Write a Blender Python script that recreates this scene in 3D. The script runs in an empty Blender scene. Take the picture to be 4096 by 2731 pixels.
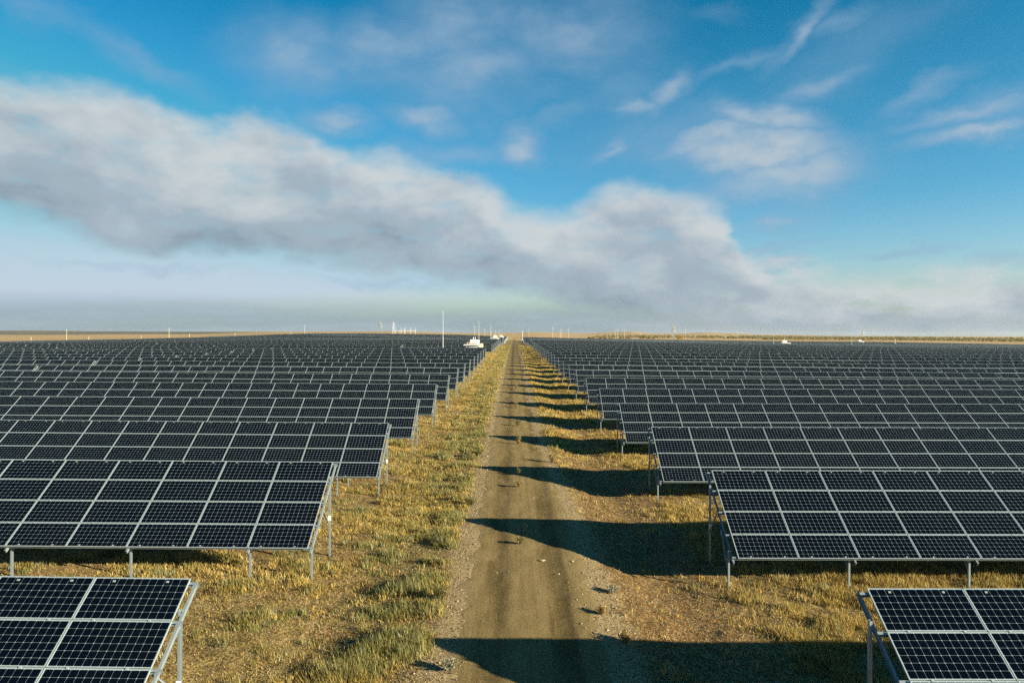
import bpy, bmesh, math, random
import numpy as np
from mathutils import Vector, Matrix

R = math.radians
random.seed(7)
rng = np.random.default_rng(11)
scene = bpy.context.scene
COL = scene.collection

# ------------------------------------------------------------------ camera
F = 2984.0                 # focal length in photo pixels
PX0, PY0 = 2058.0, 1345.0  # photo pixel of the +Y direction (track's vanishing point)
CAMZ = 8.2
cam = bpy.data.cameras.new("camera")
cam_o = bpy.data.objects.new("camera", cam)
COL.objects.link(cam_o)
cam.sensor_width = 36.0
cam.lens = F / 4096 * 36.0
cam.clip_start = 0.1
cam.clip_end = 60000
cam_o.location = (0, 0, CAMZ)
yaw = math.atan((2058.0 - 2048.0) / F)
pitch = math.atan((1365.5 - 1345.0) / F)
cam_o.rotation_euler = (math.pi / 2 - pitch, 0, yaw)
scene.camera = cam_o

# ------------------------------------------------------------------ light
SUN_EL, SUN_AZ = R(14.9), R(115.0)      # azimuth clockwise from +Y
sun = bpy.data.lights.new("sun", 'SUN')
sun.energy = 5.0
sun.angle = R(0.5)
sun.color = (1.0, 0.86, 0.58)
sun_o = bpy.data.objects.new("sun", sun)
COL.objects.link(sun_o)
sd = Vector((math.sin(SUN_AZ) * math.cos(SUN_EL), math.cos(SUN_AZ) * math.cos(SUN_EL), math.sin(SUN_EL)))
sun_o.rotation_euler = sd.to_track_quat('Z', 'Y').to_euler()
sun_o.location = sd * 200

scene.view_settings.view_transform = 'Standard'
scene.view_settings.look = 'None'
scene.view_settings.exposure = 1.62
scene.view_settings.gamma = 1.0
scene.render.engine = 'CYCLES'
scene.cycles.use_denoising = False
scene.cycles.denoiser = 'OPENIMAGEDENOISE'
scene.cycles.denoising_input_passes = 'RGB_ALBEDO_NORMAL'
scene.cycles.max_bounces = 5
scene.cycles.diffuse_bounces = 2
scene.cycles.glossy_bounces = 2
scene.cycles.sample_clamp_indirect = 1.5
scene.cycles.caustics_reflective = False
scene.cycles.caustics_refractive = False


# ------------------------------------------------------------------ node helper
class NT:
    def __init__(self, tree):
        self.t = tree
        self.n = tree.nodes
        self.l = tree.links

    def node(self, typ, **kw):
        nd = self.n.new(typ)
        for k, v in kw.items():
            setattr(nd, k, v)
        return nd

    def put(self, sock, v):
        if v is None:
            return
        if hasattr(v, 'is_output') or isinstance(v, bpy.types.NodeSocket):
            self.l.new(v, sock)
        else:
            if isinstance(v, (tuple, list)) and len(v) == 3 and sock.type == 'RGBA':
                v = (*v, 1.0)
            sock.default_value = v

    def m(self, op, a, b=None, c=None, clamp=False):
        nd = self.node('ShaderNodeMath', operation=op, use_clamp=clamp)
        self.put(nd.inputs[0], a)
        self.put(nd.inputs[1], b)
        self.put(nd.inputs[2], c)
        return nd.outputs[0]

    def vm(self, op, a, b=None, scale=None):
        nd = self.node('ShaderNodeVectorMath', operation=op)
        self.put(nd.inputs[0], a)
        if b is not None:
            self.put(nd.inputs[1], b)
        if scale is not None:
            self.put(nd.inputs['Scale'], scale)
        return nd.outputs['Value'] if op in ('LENGTH', 'DOT_PRODUCT', 'DISTANCE') else nd.outputs[0]

    def sep(self, v):
        nd = self.node('ShaderNodeSeparateXYZ')
        self.put(nd.inputs[0], v)
        return nd.outputs

    def comb(self, x, y, z=0.0):
        nd = self.node('ShaderNodeCombineXYZ')
        self.put(nd.inputs[0], x)
        self.put(nd.inputs[1], y)
        self.put(nd.inputs[2], z)
        return nd.outputs[0]

    def step(self, x, lo, hi, a=0.0, b=1.0, smooth=True):
        nd = self.node('ShaderNodeMapRange', interpolation_type='SMOOTHSTEP' if smooth else 'LINEAR')
        self.put(nd.inputs['Value'], x)
        self.put(nd.inputs['From Min'], lo)
        self.put(nd.inputs['From Max'], hi)
        self.put(nd.inputs['To Min'], a)
        self.put(nd.inputs['To Max'], b)
        return nd.outputs[0]

    def noise(self, v, scale, detail=3.0, rough=0.5, out=0, dist=0.0):
        nd = self.node('ShaderNodeTexNoise')
        self.put(nd.inputs['Vector'], v)
        self.put(nd.inputs['Scale'], scale)
        nd.inputs['Detail'].default_value = detail
        nd.inputs['Roughness'].default_value = rough
        nd.inputs['Distortion'].default_value = dist
        return nd.outputs[out]

    def mix(self, f, a, b, blend='MIX'):
        nd = self.node('ShaderNodeMix', data_type='RGBA', blend_type=blend)
        self.put(nd.inputs[0], f)
        self.put(nd.inputs[6], a)
        self.put(nd.inputs[7], b)
        return nd.outputs[2]

    def curve(self, x, pts):
        nd = self.node('ShaderNodeFloatCurve')
        c = nd.mapping.curves[0]
        pts = sorted(pts)
        while len(c.points) < len(pts):
            c.points.new(0.5, 0.5)
        for p, (a, b) in zip(c.points, pts):
            p.location = (a, b)
            p.handle_type = 'AUTO_CLAMPED'
        nd.mapping.update()
        self.put(nd.inputs['Value'], x)
        return nd.outputs[0]


# ------------------------------------------------------------------ sky
world = bpy.data.worlds.new("World")
scene.world = world
world.use_nodes = True
W = NT(world.node_tree)
bg = world.node_tree.nodes['Background']
sky = W.node('ShaderNodeTexSky', sky_type='NISHITA')
sky.sun_disc = False
sky.sun_elevation = SUN_EL
sky.sun_rotation = SUN_AZ
SKYV = 0.17                # background strength x exposure: cloud colours below are given as seen
bg.inputs[1].default_value = 0.0555


def vis(r, g, b):
    return (r / SKYV, g / SKYV, b / SKYV)


gen = W.node('ShaderNodeTexCoord').outputs['Generated']
dirv = W.vm('NORMALIZE', gen)
dx, dy, dz = W.sep(dirv)
el = W.m('ARCSINE', dz)                      # radians
az = W.m('ARCTAN2', dx, dy)
warp_v = W.comb(W.m('MULTIPLY', az, 1.0), W.m('MULTIPLY', el, 1.7), 0.0)


def azel(X, Y):            # photo position (2352 px wide view) -> azimuth and elevation of that bit of sky
    u = (X * 1.7415 - PX0) / F
    v = (PY0 - Y * 1.7415) / F
    a = math.atan(u)
    return a, math.atan(v * math.cos(a))


# clear sky: nishita, deepened with height, and above the view darkened to cut fill
nsk = W.node('ShaderNodeVectorMath', operation='MINIMUM')
W.l.new(sky.outputs[0], nsk.inputs[0])
nsk.inputs[1].default_value = (4.5, 4.2, 3.9)
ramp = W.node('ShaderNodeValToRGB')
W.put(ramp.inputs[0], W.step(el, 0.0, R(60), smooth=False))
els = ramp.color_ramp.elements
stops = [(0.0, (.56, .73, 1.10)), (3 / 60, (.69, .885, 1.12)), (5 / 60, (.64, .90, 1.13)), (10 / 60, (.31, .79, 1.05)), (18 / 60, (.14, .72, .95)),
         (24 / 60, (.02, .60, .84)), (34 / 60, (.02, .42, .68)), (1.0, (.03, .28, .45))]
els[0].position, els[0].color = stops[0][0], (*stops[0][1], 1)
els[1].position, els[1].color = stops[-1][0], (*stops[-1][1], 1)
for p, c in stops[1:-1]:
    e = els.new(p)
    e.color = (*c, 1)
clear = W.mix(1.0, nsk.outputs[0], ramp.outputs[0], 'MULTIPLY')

# cloud field group -------------------------------------------------------
AZR = R(42.0)
ELMAX = R(30.0)


def cpts(lst):
    out = []
    for X, Y in lst:
        a, e = azel(X, Y)
        out.append(((a + AZR) / (2 * AZR), max(0.0, e / ELMAX)))
    return out


au = W.step(az, -AZR, AZR, smooth=False)
n1 = W.noise(warp_v, 7.0, 5.0, 0.52, out=1)
n2 = W.noise(warp_v, 24.0, 5.0, 0.55, out=1)
w1 = W.vm('SCALE', W.vm('SUBTRACT', n1, (0.5, 0.5, 0.5)), scale=0.075)
w2 = W.vm('SCALE', W.vm('SUBTRACT', n2, (0.5, 0.5, 0.5)), scale=0.026)
pv = W.vm('ADD', W.vm('ADD', W.comb(az, el), w1), w2)
px_, py_, _ = W.sep(pv)
au_w = W.step(px_, -AZR, AZR, smooth=False)
top = W.m('MULTIPLY', W.curve(au_w, cpts([(-40, 150), (60, 168), (140, 176), (250, 204), (340, 235), (420, 275), (480, 280), (560, 245), (650, 252),
                             (720, 288), (800, 328), (900, 345), (980, 362), (1050, 405), (1120, 432), (1230, 485), (1300, 472), (1370, 428),
                             (1480, 405), (1560, 425), (1650, 448), (1690, 500), (1730, 580), (1800, 592), (1900, 622), (2010, 636),
                             (2200, 618), (2380, 622)])), ELMAX)
bot = W.m('MULTIPLY', W.curve(au_w, cpts([(-40, 490), (150, 532), (300, 572), (600, 602), (800, 618), (900, 640), (1000, 656), (1150, 668), (1280, 690),
                             (1350, 702), (1500, 728), (1640, 752), (1800, 762), (2380, 764)])), ELMAX)
dtop = W.m('SUBTRACT', top, py_)
dbot = W.m('SUBTRACT', py_, bot)
m_top = W.step(dtop, -0.012, 0.030)
m_bot = W.step(dbot, -0.010, 0.024)
main = W.m('MULTIPLY', m_top, m_bot)
# light on the bank: white upper edges, grey undersides, billows
tt = W.m('DIVIDE', dbot, W.m('ADD', W.m('MAXIMUM', W.m('SUBTRACT', top, bot), 0.01), 0.004))
nb = W.noise(W.vm('ADD', warp_v, W.vm('SCALE', w1, scale=1.0)), 6.5, 5.0, 0.5)
nb_up = W.noise(W.vm('ADD', W.vm('ADD', warp_v, W.vm('SCALE', w1, scale=1.0)), (0.014, 0.036, 0)), 6.5, 5.0, 0.5)
relief = W.m('MULTIPLY', W.m('SUBTRACT', nb, nb_up), 1.5)
nhole = W.noise(W.comb(az, W.m('MULTIPLY', el, 2.6)), 16.0, 5.0, 0.55)
main = W.m('MULTIPLY', main, W.step(nhole, .22, .50, .72, .97))
main = W.m('MULTIPLY', main, W.m('MAXIMUM', W.step(nhole, .24, .50), W.step(az, R(22), R(14), 0.0, W.step(nb, .25, .5, .78, .97))))
lit = W.m('ADD', W.m('ADD', W.step(tt, 0.0, 1.0, .08, 1.10, smooth=False), relief),
          W.m('ADD', W.m('MULTIPLY', W.m('SUBTRACT', nb, 0.5), 1.15), W.step(az, R(12), R(20), 0.0, .22)), clamp=True)
c_dark = vis(.275, .35, .43)
c_mid = vis(.385, .465, .54)
c_lite = vis(.60, .645, .665)
ccol = W.mix(W.step(lit, 0.0, 0.5, smooth=False), W.mix(W.step(lit, 0.0, 0.25, smooth=False), c_dark, vis(.325, .405, .48)), c_mid)
ccol = W.mix(W.step(lit, 0.45, 0.95, smooth=False), ccol, c_lite)

# thin wisps
wis = [(690, 125, 160, 80, 0, .48), (870, 95, 190, 70, -8, .46), (1050, 65, 220, 95, -5, .44), (1080, 170, 190, 90, 0, .46), (1310, 85, 210, 100, 0, .46),
       (950, 140, 330, 85, 0, .30), (1180, 215, 150, 35, 0, .25), (1560, 300, 260, 60, -6, .3), (1420, 215, 160, 60, -20, .25), (1950, 120, 220, 60, -18, .2),
       (780, 265, 95, 26, 5, .5), (975, 262, 95, 34, 5, .55), (1190, 335, 75, 48, 15, .6), (1050, 345, 150, 34, 0, .4),
       (300, 125, 170, 26, 24, .28), (80, 12, 80, 26, 10, .3), (150, 210, 160, 30, 15, .16),
       (1750, 272, 130, 38, 8, .75), (1740, 345, 200, 55, 3, .85), (1880, 405, 125, 70, -10, .60), (1800, 440, 150, 30, 0, .5), (1640, 315, 150, 36, -8, .65), (1780, 410, 200, 48, 0, .62),
       (1545, 195, 60, 36, -28, .6), (1470, 240, 110, 28, -12, .5), (1400, 335, 75, 22, -25, .5), (1300, 270, 120, 24, -15, .3),
       (1840, 62, 110, 18, -34, .48), (1935, 48, 90, 26, -8, .34), (1860, 182, 115, 30, -14, .5), (1720, 125, 150, 16, -22, .32), (1640, 30, 80, 22, 5, .12),
       (2240, 300, 150, 22, -8, .58), (2255, 250, 180, 22, -4, .48), (2120, 220, 90, 18, -14, .4), (2330, 210, 110, 20, -8, .3),
       (1790, 612, 60, 22, 0, .6), (1790, 520, 80, 24, 0, .45), (1770, 572, 90, 12, -6, .4), (2080, 590, 120, 9, -5, .3), (2290, 605, 60, 18, 0, .4),
       (330, 606, 200, 9, 3, .22), (900, 652, 200, 9, 6, .25)]
n3 = W.noise(W.comb(W.m('MULTIPLY', az, 1.0), W.m('MULTIPLY', el, 1.9)), 14.0, 6.0, 0.58)
acc = None
for (X, Y, rx, ry, ang, wt) in wis:
    a, e = azel(X, Y)
    s = 1.7415 / F
    mp = W.node('ShaderNodeMapping', vector_type='TEXTURE')
    W.put(mp.inputs['Vector'], pv)
    mp.inputs['Location'].default_value = (a, e, 0)
    mp.inputs['Rotation'].default_value = (0, 0, R(-ang))
    mp.inputs['Scale'].default_value = (rx * 1.5 * s, ry * 1.6 * s, 1)
    ln = W.vm('LENGTH', mp.outputs[0])
    v = W.step(ln, 1.0, 0.0, 0.0, wt * 1.25)
    acc = v if acc is None else W.m('MAXIMUM', acc, v)
wop = W.m('MULTIPLY', acc, W.step(n3, 0.26, 0.70, 0.62, 1.2), clamp=True)
wcol = W.mix(W.step(acc, 0.3, 0.85), vis(.27, .42, .60), vis(.44, .535, .62))

# layered murk along the horizon
hz_top = W.m('MULTIPLY', W.curve(au, cpts([(-40, 668), (400, 676), (760, 690), (1100, 700), (1360, 690), (1500, 690), (1700, 700), (2380, 700)])), ELMAX)
nh = W.noise(W.comb(az, W.m('MULTIPLY', el, 9.0)), 6.0, 5.0, 0.55)
hz_d = W.m('SUBTRACT', W.m('ADD', hz_top, W.m('MULTIPLY', W.m('SUBTRACT', nh, 0.5), 0.02)), el)
hz = W.m('MULTIPLY', W.step(hz_d, -0.008, 0.026), W.step(nh, 0.3, 0.65, 0.62, 0.95))
hcol = W.mix(W.m('MULTIPLY', W.step(az, R(2), R(18)), .75), W.mix(W.step(nh, 0.35, 0.7), vis(.28, .385, .465), vis(.37, .47, .535)), vis(.43, .51, .57))
# faint far streaks of cloud low on the left and right
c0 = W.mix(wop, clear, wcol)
c1 = W.mix(hz, c0, hcol)
c2 = W.mix(main, c1, ccol)
below = W.step(el, -0.02, 0.0)
c3 = W.mix(below, vis(.16, .13, .08), c2)
W.l.new(c3, bg.inputs[0])
world.cycles.sampling_method = 'MANUAL'
world.cycles.sample_map_resolution = 512


# ------------------------------------------------------------------ terrain heights
def lattice(seed):
    return np.random.default_rng(seed).random((256, 256))


_L = [lattice(100 + i) for i in range(6)]


def vnoise(x, y, scale, k=0):
    x = np.asarray(x, float) * scale + 37.3 * k
    y = np.asarray(y, float) * scale + 11.7 * k
    xi = np.floor(x).astype(np.int64)
    yi = np.floor(y).astype(np.int64)
    fx, fy = x - xi, y - yi
    fx = fx * fx * (3 - 2 * fx)
    fy = fy * fy * (3 - 2 * fy)
    L = _L[k % 6]
    a = L[xi & 255, yi & 255]
    b = L[(xi + 1) & 255, yi & 255]
    c = L[xi & 255, (yi + 1) & 255]
    d = L[(xi + 1) & 255, (yi + 1) & 255]
    return (a * (1 - fx) + b * fx) * (1 - fy) + (c * (1 - fx) + d * fx) * fy


def fbm(x, y, scale, k=0, oct=3):
    s, a, t = 0, 1.0, 0
    for i in range(oct):
        s = s + a * vnoise(x, y, scale * 2 ** i, k + i)
        t += a
        a *= 0.5
    return s / t


ROW1, PITCH = 15.4, 12.15


def row_d(n):
    return ROW1 + PITCH * (n - 1)


XL, XR = -6.74, 7.27
HT = 3.28                   # height of a table's upper edge above the ground
TOPS = []                   # x, y, height of table tops relative to the eye


def s_row(n, x, py):
    TOPS.append((x, row_d(n), -(py - PY0) * row_d(n) / F))


def s_px(n, px, py):
    d = row_d(n)
    TOPS.append(((px - PX0) * d / F, d, -(py - PY0) * d / F))


for n, y in [(1, 2316.8), (2, 1849.8), (3, 1691), (4, 1596), (5, 1537.6), (6, 1500.6), (7, 1470.9), (8, 1453.8), (9, 1437.7), (10, 1424.8),
             (11, 1412.6), (12, 1403.2), (13, 1395), (14, 1389.2), (18, 1374.7)]:
    s_row(n, XL, y)
for n, y in [(1, 2350), (2, 1883), (3, 1706.7), (4, 1612.7), (5, 1554.2), (6, 1510.9), (7, 1482), (8, 1460), (9, 1443), (10, 1430.5), (11, 1418.4),
             (12, 1407.9), (13, 1399.9), (14, 1393.9), (15, 1388), (16, 1384), (17, 1380.1), (18, 1376.9), (19, 1374.1), (20, 1371.8), (21, 1369.3),
             (22, 1366.7), (23, 1364.2), (24, 1361.6), (25, 1359.7)]:
    s_row(n, XR, y)
for n, px, y in [(7, 149, 1461), (8, 384, 1441.8), (9, 562, 1429), (10, 709, 1420), (11, 828, 1410.5), (12, 928, 1403), (13, 1014, 1395.7), (14, 1086, 1391.3),
                 (13, 92, 1394), (14, 232, 1388), (18, 628, 1369.8), (2, 0, 1842), (3, 0, 1679.5), (4, 0, 1586.5), (5, 0, 1531), (6, 0, 1485.4), (7, 0, 1458.6),
                 (8, 0, 1440.3), (9, 0, 1424.5), (10, 0, 1412.6), (11, 0, 1404.5), (12, 0, 1397.5), (13, 0, 1391.2), (14, 0, 1386.7),
                 (2, 4096, 1882.6), (3, 4096, 1711), (4, 4096, 1617), (5, 4096, 1560), (6, 4096, 1519.4), (7, 4096, 1492.2), (8, 4096, 1471), (9, 4096, 1454.5),
                 (7, 3984, 1492), (8, 3750, 1474), (9, 3567, 1456.5), (10, 3420, 1442), (11, 3299, 1428.5), (12, 3199, 1418), (13, 3112, 1409)]:
    s_px(n, px, y)
for px, d, y in [(2031, 480, 1357), (2033, 600, 1349), (2035, 760, 1345), (2086, 450, 1353.5), (2085, 600, 1349.5), (2084, 760, 1349),
                 (1600, 394, 1354.4), (1570, 546, 1344.0), (1570, 720, 1334.8), (1220, 450, 1341), (1220, 600, 1335.6), (1220, 740, 1333.5),
                 (1000, 500, 1338.2), (700, 360, 1351.6), (700, 480, 1355), (300, 330, 1359), (0, 300, 1367), (0, 420, 1376), (0, 600, 1382), (700, 700, 1362),
                 (1000, 740, 1342), (3560, 284, 1385), (4096, 284, 1391), (3500, 600, 1368), (3500, 740, 1366.5), (4096, 500, 1381), (4096, 720, 1377),
                 (2950, 400, 1371), (2950, 740, 1364), (2500, 400, 1362), (2350, 740, 1355), (2700, 740, 1358.5), (-800, 300, 1378), (-800, 600, 1392),
                 (5000, 300, 1397), (5000, 700, 1384)]:
    TOPS.append(((px - PX0) * d / F, d, -(y - PY0) * d / F))
for x, d, z in [(XL, -15, -5.25), (XR, -15, -5.45), (-60, -15, -4.5), (60, -15, -5.5), (-200, 90, -3.2), (200, 90, -5.1), (-120, 20, -4.2), (120, 20, -5.4)]:
    TOPS.append((x, d, z))
TOPS = np.array(TOPS)
CS = 100.0


def tps(r2):
    return np.where(r2 > 1e-12, 0.5 * r2 * np.log(np.maximum(r2, 1e-12)), 0.0)


_c = TOPS[:, :2] / CS
_n = len(_c)
_K = tps(((_c[:, None] - _c[None]) ** 2).sum(-1)) + np.eye(_n) * 2e-4
_P = np.column_stack([np.ones(_n), _c])
_A = np.zeros((_n + 3, _n + 3))
_A[:_n, :_n] = _K
_A[:_n, _n:] = _P
_A[_n:, :_n] = _P.T
_w = np.linalg.solve(_A, np.concatenate([TOPS[:, 2], np.zeros(3)]))


def field(x, y):            # smooth base ground height of the solar field (world z)
    x = np.atleast_1d(np.asarray(x, float))
    y = np.atleast_1d(np.asarray(y, float))
    out = np.empty(x.shape)
    xf, yf, of = x.ravel(), y.ravel(), out.ravel()
    for i in range(0, len(xf), 60000):
        p = np.column_stack([xf[i:i + 60000], yf[i:i + 60000]]) / CS
        k = tps(((p[:, None] - _c[None]) ** 2).sum(-1))
        of[i:i + 60000] = k @ _w[:_n] + _w[_n] + p @ _w[_n + 1:]
    return of.reshape(x.shape) + CAMZ - HT


FAR_D = np.array([800, 1200, 2000, 3500, 6000, 9000], float)
FAR_P = np.array([-400, 0, 700, 1220, 1570, 1900, 2058, 2130, 2350, 2440, 2520, 2610, 2700, 2820, 2920, 3050, 3400, 4096, 4600], float)
FAR_Y = np.array([
    [1378, 1368, 1353, 1338, 1323, 1334], [1372, 1364, 1351, 1336, 1321.5, 1332], [1357, 1352, 1345, 1333.5, 1326, 1332], [1336, 1335, 1331.5, 1328, 1325.5, 1332],
    [1335, 1333, 1330, 1327.5, 1325, 1332], [1345, 1344, 1340, 1335, 1331.5, 1336], [1353.5, 1349, 1342, 1334.5, 1331, 1336], [1351, 1348, 1341, 1333, 1328, 1335],
    [1355, 1353, 1348, 1339, 1332.5, 1336], [1355.5, 1353, 1348, 1339, 1328.5, 1336], [1356, 1353, 1348, 1339, 1325.5, 1336], [1357, 1354, 1349, 1341, 1333, 1337],
    [1358, 1354, 1349, 1342, 1333.5, 1337], [1360, 1355, 1350, 1342, 1329, 1338], [1361, 1356, 1351, 1343, 1332, 1339], [1362, 1358, 1352, 1345, 1337, 1341],
    [1364, 1360, 1354, 1348, 1343.5, 1344], [1372, 1366, 1358, 1351, 1347, 1344.6], [1376, 1368, 1360, 1352, 1348, 1345]])


def smooth(t):
    t = np.clip(t, 0, 1)
    return t * t * (3 - 2 * t)


def road_c(y):
    return 0.40 - 0.40 * smooth((np.asarray(y, float) - 26) / 30)


def lateral(x, y):          # raised track, shallow ditch on its right
    fade = 1 - smooth((y - 500) / 400)
    crown = 0.17 * smooth((5.0 - np.abs(x - 0.2)) / 3.2)
    ditch = -0.08 * np.exp(-((x - 5.0 - 0.3 * np.sin(y * 0.11)) / 1.0) ** 2)
    return (crown + ditch) * fade


def ground_z(x, y, detail=True):
    x = np.atleast_1d(np.asarray(x, float))
    y = np.atleast_1d(np.asarray(y, float))
    r = np.hypot(x, y)
    d = np.maximum(y, 0.55 * r)
    zf = field(np.clip(x, -620, 620), np.clip(y, -60, 860))
    px = np.clip(PX0 + F * x / np.maximum(d, 1.0), FAR_P[0], FAR_P[-1])
    dd = np.log(np.clip(d, FAR_D[0], FAR_D[-1]))
    ld = np.log(FAR_D)
    i = np.clip(np.searchsorted(FAR_P, px) - 1, 0, len(FAR_P) - 2)
    fx = (px - FAR_P[i]) / (FAR_P[i + 1] - FAR_P[i])
    fx = fx * fx * (3 - 2 * fx)
    j = np.clip(np.searchsorted(ld, dd) - 1, 0, len(ld) - 2)
    fy = (dd - ld[j]) / (ld[j + 1] - ld[j])
    ya = FAR_Y[i, j] * (1 - fx) + FAR_Y[i + 1, j] * fx
    yb = FAR_Y[i, j + 1] * (1 - fx) + FAR_Y[i + 1, j + 1] * fx
    ys = ya * (1 - fy) + yb * fy
    zz = CAMZ + (PY0 - ys) * np.maximum(d, 700) / F
    t = smooth((d - 770) / 130)
    z = zf * (1 - t) + zz * t + lateral(x, y)
    if detail:
        near = 1 - smooth((r - 90) / 200)
        road = smooth(1 - (np.abs(x - 0.25) - 1.9) / 1.3)
        z = z + near * (1 - 0.85 * road) * ((fbm(x, y, 0.55, 0, 3) - 0.5) * 0.16 + (vnoise(x, y, 4.5, 4) - 0.5) * 0.05)
        z = z + smooth((r - 500) / 1500) * (fbm(x, y, 0.004, 2, 3) - 0.5) * 2.2
    return z


def gz(x, y):
    return float(ground_z(x, y, False)[0])


def at(px, py, d):
    return Vector(((px - PX0) * d / F, d, CAMZ + (PY0 - py) * d / F))


# ------------------------------------------------------------------ materials
def new_mat(name):
    m = bpy.data.materials.new(name)
    m.use_nodes = True
    return m, NT(m.node_tree), m.node_tree.nodes['Principled BSDF']


def simple(name, col, rough=0.6, metal=0.0, var=0.0, scale=3.0, spec=0.5):
    m, t, b = new_mat(name)
    if var:
        tc = t.node('ShaderNodeTexCoord').outputs['Object']
        nz = t.noise(tc, scale, 4.0, 0.6)
        lo = tuple(c * (1 - var) for c in col)
        hi = tuple(min(1, c * (1 + var)) for c in col)
        t.put(b.inputs['Base Color'], t.mix(nz, lo, hi))
    else:
        b.inputs['Base Color'].default_value = (*col, 1)
    b.inputs['Roughness'].default_value = rough
    b.inputs['Metallic'].default_value = metal
    b.inputs['Specular IOR Level'].default_value = spec
    return m


M = {}
M['steel'] = simple('galvanised_steel', (.25, .31, .365), .45, .4, .22, 9.0)
M['alu'] = simple('aluminium_frame', (.38, .46, .52), .42, .4, .10, 14.0)
M['white'] = simple('white_paint', (.56, .61, .66), .5, 0, .06, 2.0)
M['grey'] = simple('grey_paint', (.42, .44, .45), .5, 0, .1, 2.0)
M['dark'] = simple('dark_metal', (.10, .11, .12), .5, .3)
M['tan'] = simple('tan_panel', (.62, .47, .28), .6, 0, .1, 2.0)
M['yellow'] = simple('yellow_paint', (.70, .45, .08), .5)
M['red'] = simple('red_paint', (.50, .12, .07), .5)
M['concrete'] = simple('concrete', (.50, .45, .36), .8, 0, .15, 3.0)
M['lattice'] = simple('lattice_steel', (.30, .31, .30), .5, .3)
M['pole'] = simple('pole_concrete', (.44, .43, .40), .8, 0, .1, 2.0)
M['bark'] = simple('bark', (.10, .075, .05), .9, 0, .2, 4.0)
M['tag'] = simple('paper_tag', (.82, .82, .80), .7)
M['back'] = simple('backsheet', (.55, .56, .56), .6)

# module face: mono cells, white gaps with the cut cell corners, busbars
m, t, b = new_mat('solar_cells')
uv = t.node('ShaderNodeUVMap', uv_map='UVMap').outputs[0]
ux, uy, _ = t.sep(uv)
fu = t.m('SUBTRACT', t.m('FRACT', ux), 0.5)
fv = t.m('SUBTRACT', t.m('FRACT', uy), 0.5)
au_, av_ = t.m('ABSOLUTE', fu), t.m('ABSOLUTE', fv)
gapm = t.m('MAXIMUM', t.m('GREATER_THAN', au_, 0.4925), t.m('GREATER_THAN', av_, 0.4925))
corner = t.m('GREATER_THAN', t.m('ADD', au_, av_), 0.915)
edge_u = t.m('GREATER_THAN', t.m('ABSOLUTE', t.m('SUBTRACT', ux, 6.0)), 6.0)
edge_v = t.m('GREATER_THAN', t.m('ABSOLUTE', t.m('SUBTRACT', uy, 3.0)), 3.0)
bus = t.m('GREATER_THAN', t.m('ABSOLUTE', t.m('SUBTRACT', t.m('FRACT', t.m('MULTIPLY', uy, 5.0)), 0.5)), 0.475)
white = t.m('MAXIMUM', t.m('MAXIMUM', gapm, corner), t.m('MAXIMUM', edge_u, edge_v))
cellid = t.vm('FLOOR', uv)
geo = t.node('ShaderNodeNewGeometry')
wn = t.node('ShaderNodeTexWhiteNoise', noise_dimensions='3D')
t.put(wn.inputs['Vector'], t.vm('FLOOR', t.vm('MULTIPLY', geo.outputs['Position'], (0.5, 0.085, 0.0))))
cell = t.mix(wn.outputs['Value'], (.0010, .0026, .0068), (.0018, .0034, .0075))
cell = t.mix(t.m('MULTIPLY', bus, 0.0), cell, (.05, .06, .07))
t.put(b.inputs['Base Color'], t.mix(white, cell, (.27, .36, .44)))
b.inputs['Roughness'].default_value = .12
b.inputs['IOR'].default_value = 1.35
b.inputs['Specular IOR Level'].default_value = .2
M['cells'] = m

# ground ------------------------------------------------------------------
m, t, b = new_mat('steppe_ground')
pos = t.node('ShaderNodeNewGeometry').outputs['Position']
gx, gy, gz_ = t.sep(pos)
nA = t.noise(pos, 0.35, 5.0, .6)
nB = t.noise(pos, 1.6, 5.0, .65)
nC = t.noise(pos, 9.0, 6.0, .7)
nD = t.noise(pos, 40.0, 3.0, .6)
lit = t.node('ShaderNodeTexVoronoi')
t.put(lit.inputs['Vector'], t.vm('ADD', pos, t.vm('SCALE', t.noise(pos, 14.0, 2.0, .5, out=1), scale=.12)))
lit.inputs['Scale'].default_value = 22.0
lsep = t.node('ShaderNodeSeparateColor')
t.put(lsep.inputs[0], lit.outputs['Color'])
lrand = lsep.outputs[0]
soil = t.mix(nC, (.10, .05, .017), (.33, .185, .07))
straw = t.mix(nC, (.15, .105, .035), (.42, .305, .115))
olive = t.mix(nC, (.07, .065, .022), (.22, .20, .075))
pale = t.mix(nC, (.27, .20, .11), (.45, .345, .21))
veg = t.step(t.m('ADD', nA, t.m('MULTIPLY', nB, .6)), .58, .84)
base = t.mix(veg, soil, straw)
base = t.mix(t.m('MULTIPLY', t.step(nB, .52, .66), .75), base, olive)
xj = t.m('ADD', gx, t.m('MULTIPLY', t.m('SUBTRACT', nB, .5), 1.6))
# bare soil strip right of the track, greener strip on its left, pale verges
bare = t.m('MULTIPLY', t.m('MULTIPLY', t.step(xj, 2.6, 3.4), t.step(xj, 8.0, 6.0)), t.step(gy, 110, 45))
base = t.mix(t.m('MULTIPLY', bare, .85), base, soil)
grn = t.m('MULTIPLY', t.step(xj, -5.2, -4.0), t.step(xj, -1.8, -2.6))
base = t.mix(t.m('MULTIPLY', grn, .55), base, olive)
verge = t.m('MULTIPLY', t.step(xj, -2.9, -2.3), t.step(t.m('ADD', xj, t.step(gy, 26, 56, 0.0, .9)), 3.5, 2.9))
base = t.mix(t.m('MULTIPLY', verge, .8), base, pale)
base = t.mix(t.m('MULTIPLY', t.step(t.noise(pos, 3.2, 5.0, .7), .54, .66), .6), base, (.075, .05, .022))
base = t.mix(t.m('MULTIPLY', t.step(lrand, .70, .90), .7), base, (.43, .35, .21))
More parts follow.
